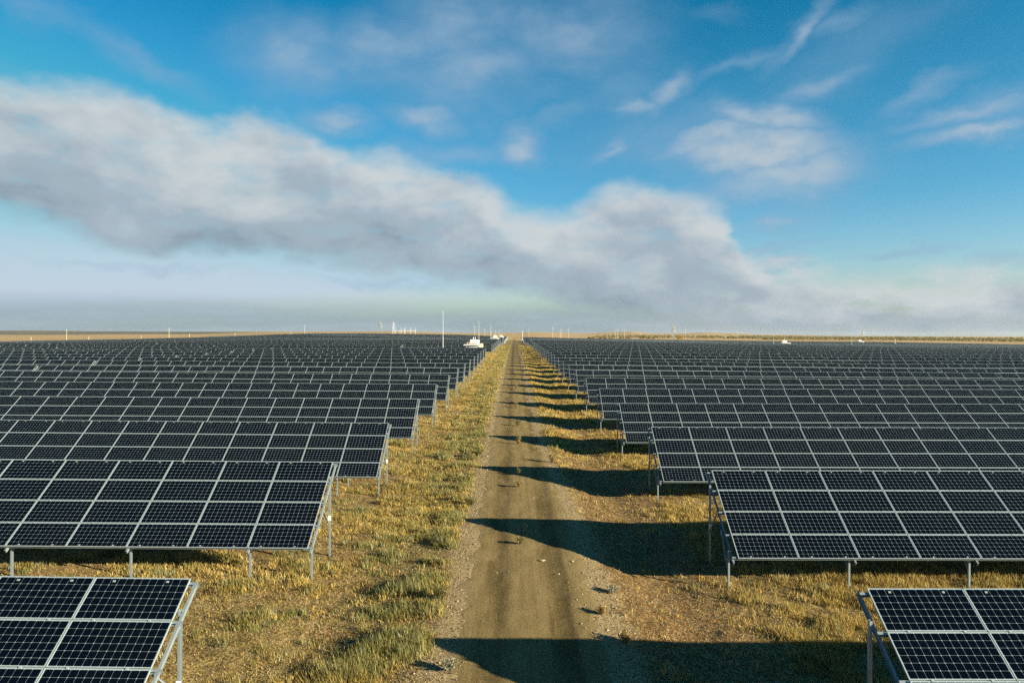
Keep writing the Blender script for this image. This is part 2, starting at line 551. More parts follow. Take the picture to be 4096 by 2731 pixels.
base = t.mix(t.m('MULTIPLY', t.step(lrand, .30, .12), .7), base, (.045, .034, .017))
farm = t.step(gy, 60, 260)
gold = t.mix(t.noise(pos, .02, 5.0, .6), (.27, .21, .09), (.38, .285, .13))
vis_near = t.m('MULTIPLY', farm, t.step(t.m('ABSOLUTE', t.m('SUBTRACT', gx, 0.3)), 2.4, 3.2))
base = t.mix(t.m('MULTIPLY', vis_near, .6), base, t.mix(t.noise(pos, .12, 4.0, .6), (.17, .155, .055), (.34, .25, .11)))
far = t.step(gy, 620, 820)
nF = t.noise(t.vm('MULTIPLY', pos, (1.0, .35, 0.0)), .0022, 6.0, .6)
plain = t.mix(nF, (.34, .235, .115), (.47, .335, .18))
scrub = t.m('MULTIPLY', t.step(nF, .50, .58), t.step(gy, 2200, 3600))
leftside = t.step(t.m('DIVIDE', gx, t.m('MAXIMUM', gy, 1.0)), -.30, -.42)
plain = t.mix(t.m('MULTIPLY', scrub, .25), plain, (.12, .12, .085))
heath = t.m('MULTIPLY', t.m('MULTIPLY', t.step(gy, 2700, 3500), t.step(gy, 6600, 5700)), leftside)
plain = t.mix(t.m('MULTIPLY', heath, t.step(nF, .34, .46, .45, .95)), plain, (.085, .09, .075))
base = t.mix(far, base, plain)
t.put(b.inputs['Base Color'], base)
b.inputs['Roughness'].default_value = 1.0
b.inputs['Specular IOR Level'].default_value = .1
bp = t.node('ShaderNodeBump')
bp.inputs['Strength'].default_value = .9
bp.inputs['Distance'].default_value = .06
t.put(bp.inputs['Height'], t.m('ADD', t.m('ADD', nC, t.m('MULTIPLY', nD, .5)), t.m('MULTIPLY', lrand, .5)))
t.put(b.inputs['Normal'], bp.outputs[0])
M['ground'] = m

# dirt track ----------------------------------------------------------------
m, t, b = new_mat('gravel_track')
pos = t.node('ShaderNodeNewGeometry').outputs['Position']
gx, gy, gz_ = t.sep(pos)
nA = t.noise(t.vm('MULTIPLY', pos, (1.6, .12, 0.0)), 1.0, 5.0, .6)
nB = t.noise(pos, 2.0, 5.0, .65)
nC = t.noise(pos, 16.0, 5.0, .7)
vor = t.node('ShaderNodeTexVoronoi')
t.put(vor.inputs['Vector'], pos)
vor.inputs['Scale'].default_value = 34.0
vor2 = t.node('ShaderNodeTexVoronoi')
t.put(vor2.inputs['Vector'], pos)
vor2.inputs['Scale'].default_value = 85.0
sepc = t.node('ShaderNodeSeparateColor')
t.put(sepc.inputs[0], vor.outputs['Color'])
stone = sepc.outputs[0]
xw = t.m('ADD', gx, t.m('ADD', t.m('MULTIPLY', t.m('SUBTRACT', t.noise(t.vm('MULTIPLY', pos, (0, .09, 0)), 1.0, 2.0), .5), .5),
                      t.m('MULTIPLY', t.m('SUBTRACT', nA, .5), .35)))
rut = t.m('MAXIMUM', t.step(t.m('ABSOLUTE', t.m('SUBTRACT', xw, -.62)), .62, .18), t.step(t.m('ABSOLUTE', t.m('SUBTRACT', xw, 1.36)), .50, .24))
track_c = t.mix(nC, (.17, .127, .055), (.30, .225, .105))
rut_c = t.mix(nC, (.075, .054, .020), (.115, .084, .034))
edge_c = t.mix(nC, (.21, .16, .085), (.38, .295, .17))
track_c = t.mix(t.m('MULTIPLY', t.step(t.noise(t.vm('MULTIPLY', pos, (5.5, .10, 0.0)), 1.0, 4.0, .6), .42, .70), .55), track_c, (.125, .093, .042))
track_c = t.mix(t.m('MULTIPLY', t.step(t.noise(t.vm('MULTIPLY', pos, (1.1, .5, 0.0)), 1.0, 5.0, .65), .5, .68), .5), track_c, (.31, .24, .125))
rutn = t.step(t.noise(t.vm('MULTIPLY', pos, (.9, .16, 0.0)), 1.0, 4.0, .65), .36, .62, .25, 1.0)
c = t.mix(t.m('MULTIPLY', t.m('MULTIPLY', rut, rutn), t.step(nB, .25, .6, .55, .95)), track_c, rut_c)
edge = t.m('MAXIMUM', t.step(xw, -1.15, -1.7), t.step(t.m('ADD', xw, t.step(gy, 26, 56, 0.0, .4)), 2.1, 2.7))
c = t.mix(t.m('MULTIPLY', edge, .8), c, edge_c)
c = t.mix(t.m('MULTIPLY', t.m('GREATER_THAN', stone, .93), .35), c, (.36, .29, .17))
c = t.mix(t.m('MULTIPLY', t.m('LESS_THAN', stone, .12), .35), c, (.07, .052, .03))
t.put(b.inputs['Base Color'], c)
b.inputs['Roughness'].default_value = 1.0
b.inputs['Specular IOR Level'].default_value = .1
bp = t.node('ShaderNodeBump')
bp.inputs['Strength'].default_value = .8
bp.inputs['Distance'].default_value = .03
t.put(bp.inputs['Height'], t.m('SUBTRACT', t.m('ADD', nC, t.m('MULTIPLY', stone, .4)), t.m('MULTIPLY', vor2.outputs['Distance'], .6)))
t.put(b.inputs['Normal'], bp.outputs[0])
M['track'] = m


def tinted(name, transl=.35):
    m, t, b = new_mat(name)
    a = t.node('ShaderNodeVertexColor', layer_name='tint').outputs[0]
    t.put(b.inputs['Base Color'], a)
    b.inputs['Roughness'].default_value = .9
    b.inputs['Specular IOR Level'].default_value = .12
    if transl:
        out = t.n['Material Output']
        tr = t.node('ShaderNodeBsdfTranslucent')
        t.put(tr.inputs[0], a)
        mx = t.node('ShaderNodeMixShader')
        mx.inputs[0].default_value = transl
        t.l.new(b.outputs[0], mx.inputs[1])
        t.l.new(tr.outputs[0], mx.inputs[2])
        t.l.new(mx.outputs[0], out.inputs[0])
    return m


M['blade'] = tinted('grass_blades', .3)
M['leaf'] = tinted('tree_leaves', .2)
M['pebble'] = tinted('pebbles', 0)


# ------------------------------------------------------------------ object helpers
class MB:
    def __init__(self):
        self.v, self.f, self.mi, self.uv = [], [], [], {}

    def quad(self, p, mi=0, uv=None):
        k = len(self.v)
        self.v += [tuple(q) for q in p]
        self.f.append(tuple(range(k, k + len(p))))
        self.mi.append(mi)
        if uv:
            self.uv[len(self.f) - 1] = uv

    def hexa(self, c, mi=0):      # 8 corners: bottom 4 ccw, top 4 ccw
        k = len(self.v)
        self.v += [tuple(q) for q in c]
        for f in ((3, 2, 1, 0), (4, 5, 6, 7), (0, 1, 5, 4), (1, 2, 6, 5), (2, 3, 7, 6), (3, 0, 4, 7)):
            self.f.append(tuple(k + i for i in f))
            self.mi.append(mi)

    def box(self, x0, x1, y0, y1, z0, z1, mi=0):
        self.hexa([(x0, y0, z0), (x1, y0, z0), (x1, y1, z0), (x0, y1, z0), (x0, y0, z1), (x1, y0, z1), (x1, y1, z1), (x0, y1, z1)], mi)

    def bar(self, a, b, w, h=None, up=(0, 0, 1), mi=0):
        a, b = Vector(a), Vector(b)
        h = h or w
        d = (b - a).normalized()
        u = Vector(up)
        if abs(d.dot(u)) > .98:
            u = Vector((0, 1, 0))
        s = d.cross(u).normalized() * (w / 2)
        n = s.cross(d).normalized() * (h / 2)
        self.hexa([a - s - n, a + s - n, a + s + n, a - s + n, b - s - n, b + s - n, b + s + n, b - s + n], mi)

    def channel(self, a, b, w, h, th=.006, up=(0, 0, 1), side=1, mi=0):      # C profile: web and two flanges
        a, b = Vector(a), Vector(b)
        d = (b - a).normalized()
        u = Vector(up)
        s = d.cross(u).normalized()
        n = s.cross(d).normalized()
        self.bar(a + s * side * (w / 2), b + s * side * (w / 2), th, h, up, mi)
        for q in (1, -1):
            o = n * q * (h / 2 - th / 2)
            self.bar(a + o - s * side * th * .5, b + o - s * side * th * .5, w - th, th, up, mi)

    def tube(self, a, b, r0, r1=None, n=8, mi=0):
        a, b = Vector(a), Vector(b)
        r1 = r0 if r1 is None else r1
        d = (b - a).normalized()
        u = Vector((1, 0, 0)) if abs(d.x) < .9 else Vector((0, 1, 0))
        s = d.cross(u).normalized()
        w = d.cross(s)
        k = len(self.v)
        for c, r in ((a, r0), (b, r1)):
            for i in range(n):
                q = 2 * math.pi * i / n
                self.v.append(tuple(c + s * math.cos(q) * r + w * math.sin(q) * r))
        for i in range(n):
            j = (i + 1) % n
            self.f.append((k + i, k + j, k + n + j, k + n + i))
            self.mi.append(mi)
        self.f.append(tuple(k + n - 1 - i for i in range(n)))
        self.f.append(tuple(k + n + i for i in range(n)))
        self.mi += [mi, mi]

    def mesh(self, name, mats):
        me = bpy.data.meshes.new(name)
        me.from_pydata(self.v, [], self.f)
        for q in mats:
            me.materials.append(M[q])
        me.polygons.foreach_set('material_index', self.mi)
        if self.uv:
            l = me.uv_layers.new(name='UVMap')
            for fi, uv in self.uv.items():
                p = me.polygons[fi]
                for li, q in zip(p.loop_indices, uv):
                    l.data[li].uv = q
        me.update()
        return me


def link(name, data, parent=None, loc=None, rot=None):
    o = bpy.data.objects.new(name, data)
    COL.objects.link(o)
    if parent is not None:
        o.parent = parent
    if loc is not None:
        o.location = loc
    if rot is not None:
        o.rotation_euler = rot
    return o


def tag(o, label=None, cat=None, group=None, kind=None):
    if label:
        o['label'] = label
    if cat:
        o['category'] = cat
    if group:
        o['group'] = group
    if kind:
        o['kind'] = kind
    return o


def np_mesh(name, verts, faces, mat, tint=None, smooth_shade=False):
    """verts (n,3), faces (m,k) uniform"""
    me = bpy.data.meshes.new(name)
    n, (mf, k) = len(verts), faces.shape
    me.vertices.add(n)
    me.vertices.foreach_set('co', np.ascontiguousarray(verts, np.float32).ravel())
    me.loops.add(mf * k)
    me.loops.foreach_set('vertex_index', np.ascontiguousarray(faces, np.int32).ravel())
    me.polygons.add(mf)
    me.polygons.foreach_set('loop_start', np.arange(0, mf * k, k, dtype=np.int32))
    me.update(calc_edges=True)
    if tint is not None:
        a = me.color_attributes.new('tint', 'FLOAT_COLOR', 'POINT')
        c = np.ones((n, 4), np.float32)
        c[:, :3] = tint
        a.data.foreach_set('color', c.ravel())
    if smooth_shade:
        me.polygons.foreach_set('use_smooth', np.ones(mf, bool))
    me.materials.append(M[mat])
    return me


# ------------------------------------------------------------------ ground sheet (polar grid round the camera's foot)
a_f = np.arange(-42, 42.01, 0.2)
a_c = np.concatenate([np.arange(44, 180, 6), np.arange(180, 318, 6)])
ang = np.radians(np.concatenate([a_f, a_c]))
rad = np.concatenate([[0.5, 3.0, 5.5], np.exp(np.arange(math.log(7.5), math.log(11500), 0.0115))])
AA, RR = np.meshgrid(ang, rad, indexing='ij')
gxv, gyv = RR * np.sin(AA), RR * np.cos(AA)
gzv = ground_z(gxv.ravel(), gyv.ravel())
xs = gxv.ravel()
gzv = gzv - 0.03 * smooth(1 - (np.abs(xs - road_c(gyv.ravel())) - 1.1) / 0.9) * (gyv.ravel() > 4) * (gyv.ravel() < 860)
na, nr = AA.shape
idx = np.arange(na * nr).reshape(na, nr)
q = np.stack([idx, np.roll(idx, -1, 0)], -1)
faces = np.stack([idx[:, :-1], idx[:, 1:], np.roll(idx, -1, 0)[:, 1:], np.roll(idx, -1, 0)[:, :-1]], -1).reshape(-1, 4)
gv = np.column_stack([xs, gyv.ravel(), gzv])
ground = link('ground', np_mesh('ground', gv, faces, 'ground', smooth_shade=True))
tag(ground, 'dry steppe ground of straw coloured grass and brown soil', 'ground', kind='structure')

# ------------------------------------------------------------------ dirt track
ry = np.concatenate([np.arange(4, 60, .3), np.exp(np.arange(math.log(60), math.log(850), .006))])
rx = np.linspace(-2.55, 3.25, 42)
RX, RY = np.meshgrid(rx, ry, indexing='ij')
fx_, fy_ = RX.ravel(), RY.ravel()
rz = ground_z(fx_, fy_, False)
wob = (fbm(np.sign(fx_ - .35) * 9.1, fy_, .5, 1, 3) - .5) * 1.0 + (fbm(fx_, fy_, 2.2, 3, 3) - .5) * .9
edge_d = np.abs(fx_ - road_c(fy_)) + wob * .45 - 2.2 + .28 * smooth((fy_ - 26) / 30)
rz = rz + .018 - .07 * smooth((edge_d + .65) / 1.1)
for c0_ in (-.62, 1.36):
    rz = rz - .035 * np.exp(-((fx_ - c0_) / .3) ** 2)
rz = rz + (1 - smooth((fy_ - 60) / 80)) * ((vnoise(fx_, fy_, 2.6, 2) - .5) * .03 + (vnoise(fx_, fy_, 7, 5) - .5) * .016)
n1_, n2_ = RX.shape
idx = np.arange(n1_ * n2_).reshape(n1_, n2_)
faces = np.stack([idx[:-1, :-1], idx[1:, :-1], idx[1:, 1:], idx[:-1, 1:]], -1).reshape(-1, 4)
trk = link('dirt_track', np_mesh('dirt_track', np.column_stack([fx_, fy_, rz]), faces, 'track', smooth_shade=True))
tag(trk, 'straight gravel service track with two darker wheel ruts', 'track', kind='structure')

# ------------------------------------------------------------------ solar tables
TILT = R(34.0)
MW, MH, MT = 1.956, .992, .035
PX_, PY_ = 1.976, 1.012
NC, NRW = 25, 4
TL = NC * PX_ - (PX_ - MW)            # 49.38 m
CT, ST = math.cos(TILT), math.sin(TILT)
SL = NRW * PY_ - (PY_ - MH)           # slope length


def slope(x, s, n=0.0):               # local point: s up the slope from the upper edge downwards (negative), n along the normal
    return Vector((x, s * CT - n * ST, HT + s * ST + n * CT))


def frame_mb(mb, x0, x1, y0, y1, n0, n1, rim, mi):
    for (a, b_, c, d) in ((x0, x1, y0, y0 + rim), (x0, x1, y1 - rim, y1), (x0, x0 + rim, y0 + rim, y1 - rim), (x1 - rim, x1, y0 + rim, y1 - rim)):
        mb.box(a, b_, c, d, n0, n1, mi)


UVM = [(-.06, -.05), (12.06, -.05), (12.06, 6.05), (-.06, 6.05)]
RIM = .016
# one module: laminate (its own mesh), frame (a sub-part)
mb = MB()
hw, hh = MW / 2, MH / 2
mb.quad([(-hw + RIM, -hh + RIM, .029), (hw - RIM, -hh + RIM, .029), (hw - RIM, hh - RIM, .029), (-hw + RIM, hh - RIM, .029)], 0, UVM)
mb.quad([(-hw + RIM, hh - RIM, .023), (hw - RIM, hh - RIM, .023), (hw - RIM, -hh + RIM, .023), (-hw + RIM, -hh + RIM, .023)], 1)
ME_LAM = mb.mesh('solar_module', ['cells', 'back'])
fm = MB()
frame_mb(fm, -hw, hw, -hh, hh, 0, MT, RIM, 0)
ME_FRAME = fm.mesh('frame', ['alu'])
mb2 = MB()
mb2.quad(mb.v[0:4], 0, UVM)
mb2.quad(mb.v[4:8], 1)
frame_mb(mb2, -hw, hw, -hh, hh, 0, MT, RIM, 2)
ME_MOD = mb2.mesh('solar_module_with_frame', ['cells', 'back', 'alu'])

PUR = [-.10, -PY_, -2 * PY_, -3 * PY_, -SL + .055]       # purlins, measured down from the upper edge
PN = -.045                                               # purlin centre below the module plane
RN = -.125                                               # rafter centre
S_FRONT, S_REAR = -SL + .38, -.78


def leg_xs(sgn):                                          # frame positions along the table, from the inner (track) end
    if sgn < 0:
        xs_ = [-.04] + [2.0 + 3.952 * i for i in range(12)] + [TL + .05]
    else:
        xs_ = [-.2] + [3.76 + 3.952 * i for i in range(12)]
    return [sgn * q_ for q_ in xs_]


def purlin_mb(sgn, s, over):
    mb = MB()
    a, b_ = sorted((sgn * -over, sgn * (TL + .12)))
    mb.channel(slope(a, s, PN), slope(b_, s, PN), .06, .085, .005, up=(0, -ST, CT), side=-1)
    return mb


def add_purlins(mb, sgn):
    for i, s in enumerate(PUR):
        p = purlin_mb(sgn, s, .24)
        k = len(mb.v)
        mb.v += p.v
        mb.f += [tuple(k + i_ for i_ in f) for f in p.f]
        mb.mi += p.mi


def leg_front_mb():
    mb = MB()
    top_ = slope(0, S_FRONT, RN)
    mb.channel((0, top_.y, -.7), (0, top_.y, top_.z + .05), .055, .08, .006, up=(0, 1, 0))
    return mb


def leg_rear_mb():
    mb = MB()
    top_ = slope(0, S_REAR, RN)
    mb.channel((0, top_.y, -.7), (0, top_.y, top_.z + .12), .055, .09, .006, up=(0, 1, 0))
    return mb


def rafter_mb():
    mb = MB()
    mb.channel(slope(.05, -SL - .10, RN), slope(.05, .02, RN), .05, .09, .006, up=(0, -ST, CT))
    for s in PUR:                      # cleats that carry the purlins
        mb.bar(slope(.05, s - .05, RN + .05), slope(.05, s + .05, RN + .05), .09, .012, up=(0, -ST, CT))
    return mb


def braces_mb():
    a = MB()
    fr, rr = slope(0, S_FRONT, RN), slope(0, S_REAR, RN)
    a.bar((-.04, fr.y, .62), slope(-.04, S_FRONT + .95, RN), .04, .04)
    b_ = MB()
    b_.bar((-.04, rr.y, 1.15), slope(-.04, S_REAR - 1.25, RN), .04, .04)
    return a, b_


ME_LF, ME_LR, ME_RF = leg_front_mb().mesh('leg', ['steel']), leg_rear_mb().mesh('leg', ['steel']), rafter_mb().mesh('rafter', ['steel'])
_a, _b = braces_mb()
ME_BF, ME_BR = _a.mesh('brace', ['steel']), _b.mesh('brace', ['steel'])
ME_PUR = {(sg, i): purlin_mb(sg, s, .18).mesh('purlin', ['steel']) for sg in (-1, 1) for i, s in enumerate(PUR)}
clip = MB()
for i in range(NC):
    for s in PUR:
        for q_ in (.42, 1.52):
            x_ = i * PX_ + q_
            clip.hexa([slope(x_ - .025, s - .02, MT), slope(x_ + .025, s - .02, MT), slope(x_ + .025, s + .02, MT), slope(x_ - .025, s + .02, MT),
                       slope(x_ - .025, s - .02, MT + .012), slope(x_ + .025, s - .02, MT + .012), slope(x_ + .025, s + .02, MT + .012), slope(x_ - .025, s + .02, MT + .012)])
ME_CLIP = clip.mesh('clamps', ['alu'])
tg = MB()
tr_ = slope(0, S_REAR, RN)
tg.box(-.05, .05, tr_.y - .052, tr_.y - .049, 1.28, 1.46)
ME_TAG = tg.mesh('paper_tag', ['tag'])


def merge(mb, me, loc=(0, 0, 0), rotx=0.0, mimap=None, uv=True):
    k = len(mb.v)
    mat = Matrix.Translation(loc) @ Matrix.Rotation(rotx, 4, 'X')
    mb.v += [tuple(mat @ v.co) for v in me.vertices]
    ul = me.uv_layers[0] if (uv and me.uv_layers) else None
    for p in me.polygons:
        mb.f.append(tuple(k + i for i in p.vertices))
        mb.mi.append(mimap[p.material_index] if mimap else p.material_index)
        if ul and p.material_index == 0:
            mb.uv[len(mb.f) - 1] = [tuple(ul.data[li].uv) for li in p.loop_indices]


def module_pose(sgn, c, r):
    x_ = sgn * (c * PX_ + hw)
    s_ = -(r * PY_ + hh)
    return slope(x_, s_, 0)


def far_mesh(sgn):
    """a whole distant table: laminate, frame grid and racking as one mesh"""
    mb = MB()
    for c in range(NC):
        for r in range(NRW):
            p = module_pose(sgn, c, r)
            x0, x1, s0, s1 = p.x - hw, p.x + hw, -(r * PY_ + MH), -(r * PY_)
            a = [slope(x0 + RIM, s0 + RIM, .029), slope(x1 - RIM, s0 + RIM, .029), slope(x1 - RIM, s1 - RIM, .029), slope(x0 + RIM, s1 - RIM, .029)]
            mb.quad(a, 0, UVM)
            o = [slope(x0, s0, MT), slope(x1, s0, MT), slope(x1, s1, MT), slope(x0, s1, MT)]
            i_ = [slope(x0 + RIM, s0 + RIM, MT), slope(x1 - RIM, s0 + RIM, MT), slope(x1 - RIM, s1 - RIM, MT), slope(x0 + RIM, s1 - RIM, MT)]
            for e in range(4):
                mb.quad([o[e], o[(e + 1) % 4], i_[(e + 1) % 4], i_[e]], 2)
    a, b_ = sorted((0, sgn * TL))
    mb.quad([slope(b_, -SL, 0), slope(a, -SL, 0), slope(a, 0, 0), slope(b_, 0, 0)], 1)
    for q0, q1 in (((a, -SL), (b_, -SL)), ((b_, -SL), (b_, 0)), ((b_, 0), (a, 0)), ((a, 0), (a, -SL))):
        mb.quad([slope(*q0, 0), slope(*q1, 0), slope(*q1, MT), slope(*q0, MT)], 2)
    for s in PUR:
        mb.bar(slope(a - .2, s, PN), slope(b_ + .2, s, PN), .05, .08, up=(0, -ST, CT), mi=3)
    fr, rr = slope(0, S_FRONT, RN), slope(0, S_REAR, RN)
    for x_ in leg_xs(sgn):
        mb.bar((x_, fr.y, -.8), (x_, fr.y, fr.z + .04), .06, .08, up=(0, 1, 0), mi=3)
        mb.bar((x_, rr.y, -.8), (x_, rr.y, rr.z + .1), .06, .09, up=(0, 1, 0), mi=3)
        mb.bar(slope(x_, -SL - .08, RN), slope(x_, .02, RN), .05, .08, up=(0, -ST, CT), mi=3)
    return mb


MATS4 = ['cells', 'back', 'alu', 'steel']
FAR = {s_: far_mesh(s_) for s_ in (-1, 1)}
FAR_ME = {s_: FAR[s_].mesh('solar_table', MATS4) for s_ in (-1, 1)}

ONES = ['', 'first', 'second', 'third', 'fourth', 'fifth', 'sixth', 'seventh', 'eighth', 'ninth', 'tenth', 'eleventh', 'twelfth', 'thirteenth', 'fourteenth',
        'fifteenth', 'sixteenth', 'seventeenth', 'eighteenth', 'nineteenth']
TENS = ['', '', 'twenty', 'thirty', 'forty', 'fifty', 'sixty']


def ordinal(n):
    if n < 20:
        return ONES[n]
    tns, o_ = divmod(n, 10)
    return (TENS[tns][:-1] + 'ieth') if o_ == 0 else TENS[tns] + '-' + ONES[o_]


tables = []
for n in range(1, 62):
    d = row_d(n)
    for sgn in (-1, 1):
        start = -XL if sgn < 0 else XR
        if sgn < 0 and (15 <= n <= 17 or 31 <= n <= 33 or 48 <= n <= 50):
            start = 28.4 + 1.5 * (n % 3)
        k = 0
        while True:
            s0 = start + k * (TL + .52)
            if s0 > .70 * d + (3 if k else 100) or s0 > 560:
                break
            mid_px = PX0 + F * sgn * (s0 + TL / 2) / d
            skip = (n in (31, 32, 33) and sgn > 0 and s0 < 140 < s0 + TL) or (n in (47, 48, 49) and sgn > 0 and s0 < 283 < s0 + TL)
            if not skip:
                tables.append((n, sgn, k, s0, d))
            k += 1

x0s = np.array([sg * s0 for (n, sg, k, s0, d) in tables])
x1s = np.array([sg * (s0 + TL) for (n, sg, k, s0, d) in tables])
ds = np.array([d for (n, sg, k, s0, d) in tables])
z0s, z1s = field(x0s, ds), field(x1s, ds)
dist = np.hypot((x0s + x1s) / 2 * .6, ds)
order = np.argsort(dist)
keep = set(order[:298].tolist())
FAR_V = {s_: np.array(FAR[s_].v) for s_ in (-1, 1)}
rest = []
A_PROTO, B_PROTO = {}, {}
NEAR_ROWS, MID_ROWS = 3, 13


def build_near(sgn, full):
    root = bpy.data.objects.new('solar_table', None)
    root.empty_display_size = .3
    COL.objects.link(root)
    for c in range(NC):
        for r in range(NRW):
            md = link('solar_module', ME_LAM if full else ME_MOD, root, module_pose(sgn, c, r), (TILT, 0, 0))
            if full:
                link('frame', ME_FRAME, md)
    for i in range(5):
        link('purlin', ME_PUR[(sgn, i)], root)
    for i, x_ in enumerate(leg_xs(sgn)):
        link('leg', ME_LF, root, (x_, 0, 0))
        rl = link('leg', ME_LR, root, (x_, 0, 0))
        link('rafter', ME_RF, root, (x_, 0, 0))
        link('brace', ME_BF, root, (x_, 0, 0))
        link('brace', ME_BR, root, (x_, 0, 0))
        if full and i == 0:
            tgo = link('paper_tag', ME_TAG, rl)
            tgo['label'] = 'white paper tag on galvanised leg'
    if full:
        cl = ME_CLIP
        link('clamps', cl, root, (0 if sgn > 0 else -TL, 0, 0))
    return root


def copy_tree(o, parent=None):
    c = o.copy()
    COL.objects.link(c)
    if parent is not None:
        c.parent = parent
    for ch in list(o.children):
        copy_tree(ch, c)
    return c


for i in order:
    n, sgn, k, s0, d = tables[i]
    x0, z0, z1 = x0s[i], z0s[i], z1s[i]
    jit = random.uniform(-.035, .035)
    ang_ = -math.atan2((z1 - z0) * sgn, TL)
    if i not in keep:
        ca, sa = math.cos(ang_), math.sin(ang_)
        v = FAR_V[sgn].copy()
        v = np.column_stack([v[:, 0] * ca + v[:, 2] * sa + x0, v[:, 1] + d, -v[:, 0] * sa + v[:, 2] * ca + z0 + jit])
        rest.append((sgn, v))
        continue
    if n <= NEAR_ROWS:
        if sgn not in A_PROTO:
            root = A_PROTO[sgn] = build_near(sgn, True)
        else:
            root = copy_tree(A_PROTO[sgn])
    elif n <= MID_ROWS:
        if sgn not in B_PROTO:
            root = B_PROTO[sgn] = build_near(sgn, False)
        else:
            root = copy_tree(B_PROTO[sgn])
    else:
        root = link('solar_table', FAR_ME[sgn])
    root.location = (x0, d, z0 + jit)
    root.rotation_euler = (random.gauss(0, R(.16)), ang_, 0)
    side = 'left' if sgn < 0 else 'right'
    row = 'nearest' if n == 1 else ordinal(n)
    if k == 0:
        lab = f'dark tilted solar table at the track end of the {row} row on the {side}'
    else:
        lab = f'dark tilted solar table, {ordinal(k + 1)} from the track in the {row} row on the {side}'
    tag(root, lab, 'solar table', f'solar tables in rows {side} of the track')

# the farthest tables, past three hundred: one object
if rest:
    tot_v, tot_f, tot_mi, tot_uv, off = [], [], [], [], 0
    tmpl = {}
    for s_ in (-1, 1):
        mbx = FAR[s_]
        tri = []
        for fi, f in enumerate(mbx.f):
            uvq = mbx.uv.get(fi, [(0, 0)] * 4)
            tri.append((f, mbx.mi[fi], uvq))
        tmpl[s_] = (np.array([q_[0] for q_ in tri]), np.array([q_[1] for q_ in tri]), np.array([q_[2] for q_ in tri], np.float32))
    for s_, v in rest:
        fq, mi_, uvq = tmpl[s_]
        tot_v.append(v)
        tot_f.append(fq + off)
        tot_mi.append(mi_)
        tot_uv.append(uvq)
        off += len(v)
    me = np_mesh('solar_field', np.concatenate(tot_v), np.concatenate(tot_f), 'cells')
    for q_ in MATS4[1:]:
        me.materials.append(M[q_])
    me.polygons.foreach_set('material_index', np.concatenate(tot_mi).astype(np.int32))
    l = me.uv_layers.new(name='UVMap')
    l.data.foreach_set('uv', np.concatenate(tot_uv).ravel())
    tag(link('solar_field', me), 'farthest rows of solar tables merging into a dark band below the horizon', 'solar field', kind='stuff')


# ------------------------------------------------------------------ grass and weeds
def in_table(x, y):
    """y distance to the row behind, to know what a table stands over"""
    return (y - ROW1) % PITCH


def blades(xc, yc, K, h, rad_, w, lean, tint, tj, wind=(-.1, .05)):
    N = len(xc)
    x_ = np.repeat(xc, K) + rng.normal(0, 1, N * K) * np.repeat(rad_, K)
    y_ = np.repeat(yc, K) + rng.normal(0, 1, N * K) * np.repeat(rad_, K)
    z_ = ground_z(x_, y_) - .02
    hh_ = np.repeat(h, K) * rng.uniform(.45, 1.15, N * K)
    th = rng.uniform(0, 2 * np.pi, N * K)
    ln = np.repeat(lean, K) * rng.uniform(.1, 1.0, N * K) * hh_
    ph = rng.uniform(0, np.pi, N * K)
    ww = np.repeat(w, K) * rng.uniform(.6, 1.3, N * K) * .5
    tx, ty = x_ + np.cos(th) * ln + wind[0] * hh_, y_ + np.sin(th) * ln + wind[1] * hh_
    b0 = np.column_stack([x_ - np.cos(ph) * ww, y_ - np.sin(ph) * ww, z_])
    b1 = np.column_stack([x_ + np.cos(ph) * ww, y_ + np.sin(ph) * ww, z_])
    tp = np.column_stack([tx, ty, z_ + hh_])
    # middle pair keeps the blade wide most of the way up
    mx = b0 * .4 + tp * .6
    my = b1 * .4 + tp * .6
    v = np.stack([b0, b1, my + (b1 - b0) * .22, mx - (b1 - b0) * .22, ], 1)
    v2 = np.stack([v[:, 3], v[:, 2], tp, tp + (b0 - b1) * .12], 1)
    V = np.concatenate([v.reshape(-1, 3), v2.reshape(-1, 3)])
    FQ = np.arange(len(V)).reshape(-1, 4)
    c = np.repeat(tint, K, 0) * (1 + rng.normal(0, tj, (N * K, 1)))
    c = np.clip(c, .005, .9)
    cc = np.concatenate([np.repeat(c, 4, 0), np.repeat(c, 4, 0)])
    return V, FQ, cc


